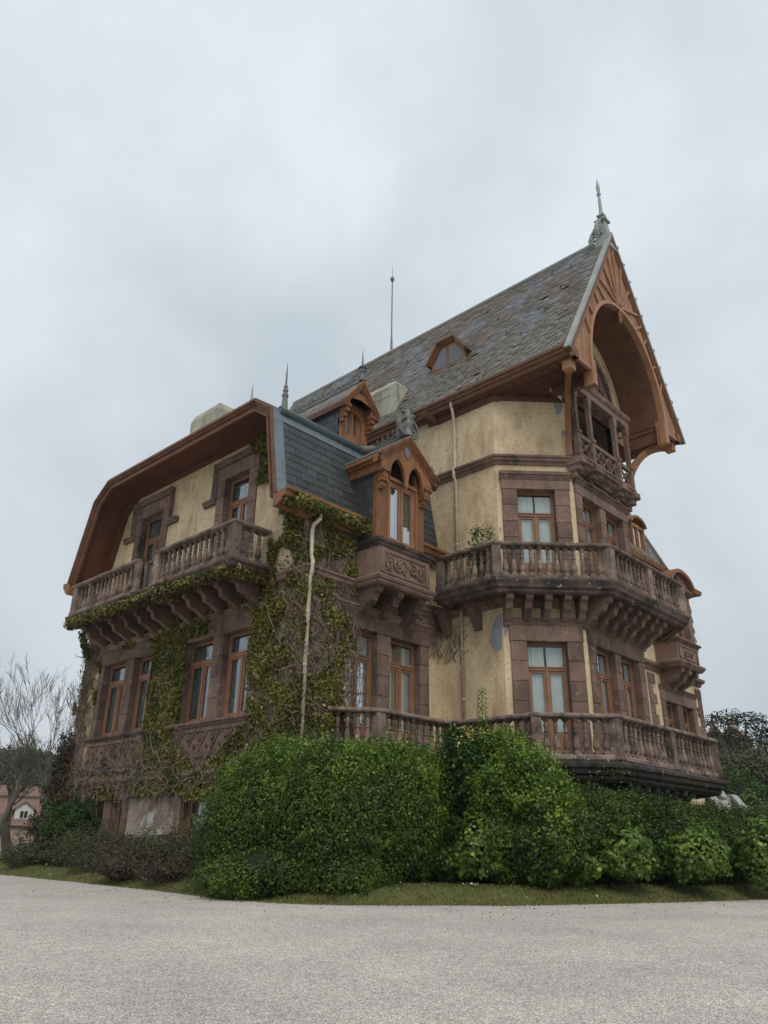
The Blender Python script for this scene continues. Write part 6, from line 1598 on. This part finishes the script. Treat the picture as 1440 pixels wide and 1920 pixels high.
# ------------------------------------------------------------------ hills and far woods
MT['hill'] = surf('wooded_slope', (.030, .040, .020), (.045, .050, .028), .05, 1, bump=0)
MT['wood_leaf'] = leafmat('far_wood', (.045, .055, .026), (.070, .072, .040), (.085, .075, .05), .35, .05, .9, .1, .1)
MT['wood_leaf_r'] = leafmat('far_dark_wood', (.022, .034, .020), (.042, .054, .028), (.065, .075, .04), .45, .06, .9, .1, .1)
def hill(px0, px1, D, prof, label_name, leafmat_, n, lsz, back=60):
    """wooded ridge seen between two picture directions; prof(t) gives its height at distance D"""
    A_, B_ = at(px0, 1560, D), at(px1, 1560, D); m = MB(); vs = []; fs = []; K = 40
    for j, (k, hh) in enumerate(((.80, 0.0), (.9, .55), (1.0, 1.0), (1.12, 1.02), (1.4, .8), (1.9, 0))):
        for i in range(K+1):
            t = i/K; q = A_.lerp(B_, t)*k; vs.append((q.x, q.y, .1+prof(t)*hh*(1 if k <= 1 else k)))
    for j in range(5):
        for i in range(K): a = j*(K+1)+i; fs.append((a, a+1, a+K+2, a+K+1))
    m.add(vs, fs); m.smooth = True; m.build(label_name, 'hill', kind='structure')
    # tree crowns: clumps of leaf masses over the near slope
    C_ = []; V = np.array(vs).reshape(6, K+1, 3)
    nt = n
    i_ = rng.random(nt)*(K-.01); j_ = rng.random(nt)*2.9; a = i_.astype(int); b = j_.astype(int); u = (i_-a)[:, None]; v = (j_-b)[:, None]
    P = V[b, a]*(1-u)*(1-v)+V[b, a+1]*u*(1-v)+V[b+1, a]*(1-u)*v+V[b+1, a+1]*u*v
    R_ = lsz*5*(.6+.8*rng.random(nt)); m_ = 46
    d = rng.normal(size=(nt, m_, 3)); d /= np.linalg.norm(d, axis=2)[..., None]; d[..., 2] = np.abs(d[..., 2])*.9
    Q = P[:, None]+d*(R_[:, None, None])*(.75+.3*rng.random((nt, m_, 1)))+np.array([0, 0, .3])*R_[:, None, None]
    tint = np.clip(np.repeat(rng.random(nt), m_)*.7+.3*rng.random(nt*m_), 0, 1)
    leaves(label_name.replace('hill', 'woods'), Q.reshape(-1, 3), d.reshape(-1, 3), lsz, leafmat_, aspect=.9, jitter=.5, tint=tint, kind='stuff')
hill(-300, 330, 170, lambda t: 10.8+2.2*math.sin(2.6*t+.6)+.8*math.sin(17*t), 'hill', 'wood_leaf', 1500, .55)
hill(1230, 1800, 190, lambda t: 13.3+2.2*math.sin(2.2*t+.35)+1.0*math.sin(15*t), 'hill', 'wood_leaf_r', 1500, .6)

# church-like towers above the right-hand wood
MT['redstone'] = surf('far_red_stone', (.36, .17, .13), (.28, .14, .11), .5, 1, bump=0)
MT['palestone'] = surf('far_pale_stone', (.42, .38, .34), (.34, .32, .30), .5, 1, bump=0)
p = at(1337, 1362, 205); FT = Fr(p.x, p.y, math.sin(math.radians(18)), -math.cos(math.radians(18)), -math.cos(math.radians(18)), -math.sin(math.radians(18)))
CH = thing('chapel', 'distant red and white chapel gable with pinnacles beyond the right side of the mansion', 'chapel', (p.x, p.y, 10))
m = MB(); m.fprism(FT, [(-2.6, 10), (2.6, 10), (2.6, 24.6), (1.8, 26.3), (0, 28.6), (-1.8, 26.3), (-2.6, 24.6)], -8, 0); m.build('wall', 'palestone', CH)
m = MB(); m.fprism(FT, [(-2.9, 24.4), (0, 28.5), (2.9, 24.4), (2.9, 25.2), (0, 29.8), (-2.9, 25.2)], -8, .4); m.build('roof', 'redstone', CH)
for u in (-2.5, 0, 2.5):
    c = FT.p(u, .1, 0); m = MB(); m.lathe(c[0], c[1], [(.35, 0), (.4, 2.2), (.25, 2.4), (0, 4.4)], 6, z=24.4 if u else 27.8); m.build('pinnacle', 'redstone', CH)
MB().fprism(FT, [(-.5, 20), (.5, 20), (.5, 23.2), (0, 24.2), (-.5, 23.2)], 0, .05).build('window', 'dark', CH)
p = at(1379, 1372, 215); TW = thing('bell_tower', 'distant pale octagonal tower with small cupola above the trees', 'tower', (p.x, p.y, 10))
m = MB(); m.lathe(p.x, p.y, [(.9, 0), (.9, 19.5), (1.15, 19.7), (1.15, 20.1), (.85, 20.2), (.85, 21.4), (1.05, 21.6)], 8, z=10); m.build('shaft', 'palestone', TW)
m = MB(); m.lathe(p.x, p.y, [(1.0, 0), (.8, .6), (.3, 1.1), (.1, 1.3), (.08, 2.2), (0, 2.8)], 8, z=31.6); m.build('cupola', 'palestone', TW)
p = at(1375, 1388, 150); HO = thing('red_house', 'small red brick house front glimpsed through the trees on the right', 'house', (p.x, p.y, 12)); F5 = Fr(p.x, p.y, FT.u[0], FT.u[1], FT.n[0], FT.n[1])
m = MB(); m.fprism(F5, [(-2.6, 12), (2.6, 12), (2.6, 18.6), (0, 21.2), (-2.6, 18.6)], -5, 0); m.build('wall', 'redstone', HO)
m = MB(); m.fprism(F5, [(-3, 18.4), (0, 21.3), (3, 18.4), (3, 18.8), (0, 21.8), (-3, 18.8)], -5.2, .3); m.build('roof', 'tiles', HO)
for u in (-1.2, 1.2): MB().fbox(F5, u-.4, u+.4, 0, .04, 15.6, 17.4).build('window', 'whitewall', HO)

# broad-crowned trees on the right
MT['pine_leaf'] = leafmat('cypress_pine_leaf', (.014, .026, .014), (.034, .050, .022), (.06, .07, .03), .45, .5, .7, .1, .2)
def crown_tree(label, px, py_base, D, zc, crowns, n, lsz, mat, trunk=True, kind='broad_tree', z0=.2):
    p = at(px, py_base, D); T = thing(kind, label, 'tree', (p.x, p.y, z0)); s_ = D/1460
    R_ = Vector(_r2); R_.z = 0; R_.normalize(); m = MB(); P_, N_ = [], []
    for dx, z, rx, rz in crowns:     # dx sideways metres
        c = (p.x+R_.x*dx, p.y+R_.y*dx, z); e = [(c[0], c[1], c[2], rx, rx, rz)]
        a, b = blob_points(e, int(n*rx*rz), .22, 3/rx, int(abs(dx)*10+z), depth=.45); P_.append(a); N_.append(b)
        m.tube([(p.x, p.y, z0), (p.x+R_.x*dx*.25, p.y+R_.y*dx*.25, z0+(z-z0)*.55), (p.x+R_.x*dx*.75, p.y+R_.y*dx*.75, z0+(z-z0)*.85), c], [.38, .26, .16, .06], 6)
    m.build('trunk', 'bark', T)
    leaves('crown', np.concatenate(P_), np.concatenate(N_)+[0, 0, .4], lsz, mat, T, aspect=.6, jitter=.7, kind='stuff')
    return T
zz = lambda py, D: at(1400, py, D).z
D_ = 78
crown_tree('umbrella-shaped dark evergreen rising above the wood near the right edge', 1408, 1520, D_, 10,
           [(-2.2, zz(1352, D_), 1.3, .55), (-.9, zz(1345, D_), 1.5, .6), (.8, zz(1348, D_), 1.6, .65), (2.3, zz(1356, D_), 1.5, .7), (-1.6, zz(1372, D_), 1.3, .5), (.3, zz(1380, D_), 1.5, .55), (2.4, zz(1385, D_), 1.6, .7), (-.6, zz(1396, D_), 1.3, .5), (3.6, zz(1370, D_), 1.4, .9), (1.8, zz(1405, D_), 1.8, .8)], 420, .22, 'pine_leaf')
crown_tree('rounded dark evergreen half behind the terrace end', 1345, 1520, 90, 9, [(-1.5, zz(1392, 90), 1.9, 1.2), (.8, zz(1388, 90), 1.6, 1.0), (2.2, zz(1400, 90), 1.7, 1.2), (.0, zz(1412, 90), 2.4, 1.5), (-.4, zz(1440, 90), 3.0, 2.0), (2.6, zz(1435, 90), 2.6, 2.0)], 520, .27, 'pine_leaf')
crown_tree('greyish green tree in the hollow between the evergreens', 1392, 1520, 70, 8, [(-.6, zz(1440, 70), 2.0, 1.6), (1.6, zz(1430, 70), 1.8, 1.5), (.4, zz(1465, 70), 2.4, 1.7), (2.8, zz(1455, 70), 2.0, 1.8)], 520, .24, 'olive_leaf')
p = at(1395, 1520, 46)
shrub('shrub', 'glossy laurel with speckled leaves beyond the stone stair, right edge', 'shrub', [(p.x, p.y, 2.9, 1.7, 1.5, 1.9), (p.x+1.6, p.y-1.5, 3.0, 1.6, 1.4, 1.7), (p.x+3.2, p.y-3.0, 3.2, 1.7, 1.5, 2.0), (p.x-.9, p.y+1.0, 2.8, 1.1, 1.1, 1.6)], 15000, .16, 'dark_leaf', lump=.2, lf=2.5, seed=17, extra=[('hydrangea_leaf', .2, 1.2, .14)])
# garden stair with scrolled stone parapet beyond the terrace
ST = thing('garden_stair', 'pale stone garden stair with scrolled parapets right of the terrace', 'stair', (29.5, 11.2, .3))
def parapet(runs, D, piers=True):
    for (xa, ya), (xb, yb) in runs:
        a, b = at(xa, ya, D), at(xb, yb, D-.3); F = Fr(a.x, a.y, b.x-a.x, b.y-a.y, (b-a).y, -(b-a).x); L = math.hypot(b.x-a.x, b.y-a.y); n = 12
        P_ = [(L*i/n, a.z+(b.z-a.z)*(i/n)-(b.z-a.z)*.16*math.sin(i/n*math.pi*2)*1.2) for i in range(n+1)]
        m = MB(); m.fprism(F, [(0, .2), (L, .2)]+[(u, z-.05) for u, z in P_[::-1]], 0, .26); w_ = m.build('parapet', 'plaster', ST)
        m = MB(); ribbon(m, F, [(u, z, .05) for u, z in P_], -.05, .31); m.build('coping', 'zinc', w_)
parapet([((1343, 1480), (1370, 1498)), ((1373, 1493), (1403, 1513))], 33.5)
parapet([((1330, 1490), (1352, 1503)), ((1358, 1503), (1374, 1515))], 31.5)
a = at(1343, 1482, 33.8); MB().box(a.x-.2, a.x+.2, a.y-.2, a.y+.2, .2, a.z+.15).build('pier', 'stone_light', ST)
for k in range(7): q = at(1335+k*8, 1500, 32.5); MB().box(q.x-.8, q.x+.8, q.y-.7, q.y+.7, .2, 2.6-k*.22).build('step', 'stone_light', ST)
GW = thing('garden_wall', 'low stone garden wall with pale coping running to the right edge', 'wall', (31.5, 11.5, .3))
a, b = at(1400, 1514, 34), at(1470, 1515, 31); WF = Fr(a.x, a.y, b.x-a.x, b.y-a.y, (b-a).y, -(b-a).x); L = math.hypot(b.x-a.x, b.y-a.y)+8
m = MB(); m.fbox(WF, 0, L, -.35, 0, .2, a.z-.1); m.build('wall_body', 'plaster', GW); m = MB(); m.fbox(WF, -.1, L, -.42, .07, a.z-.1, a.z+.02); m.build('coping', 'zinc', GW)

# ------------------------------------------------------------------ thin moist air
hm = bpy.data.materials.new('haze_air'); hm.use_nodes = True; hn = hm.node_tree.nodes; hn.clear()
ho = hn.new('ShaderNodeOutputMaterial'); hv = hn.new('ShaderNodeVolumePrincipled'); hv.inputs['Color'].default_value = (.80, .86, .90, 1); hv.inputs['Density'].default_value = .0003
hm.node_tree.links.new(hv.outputs['Volume'], ho.inputs['Volume']); MT['haze'] = hm
MB().box(-420, 420, -420, 420, -1.6, 62).build('haze', 'haze', kind='stuff')
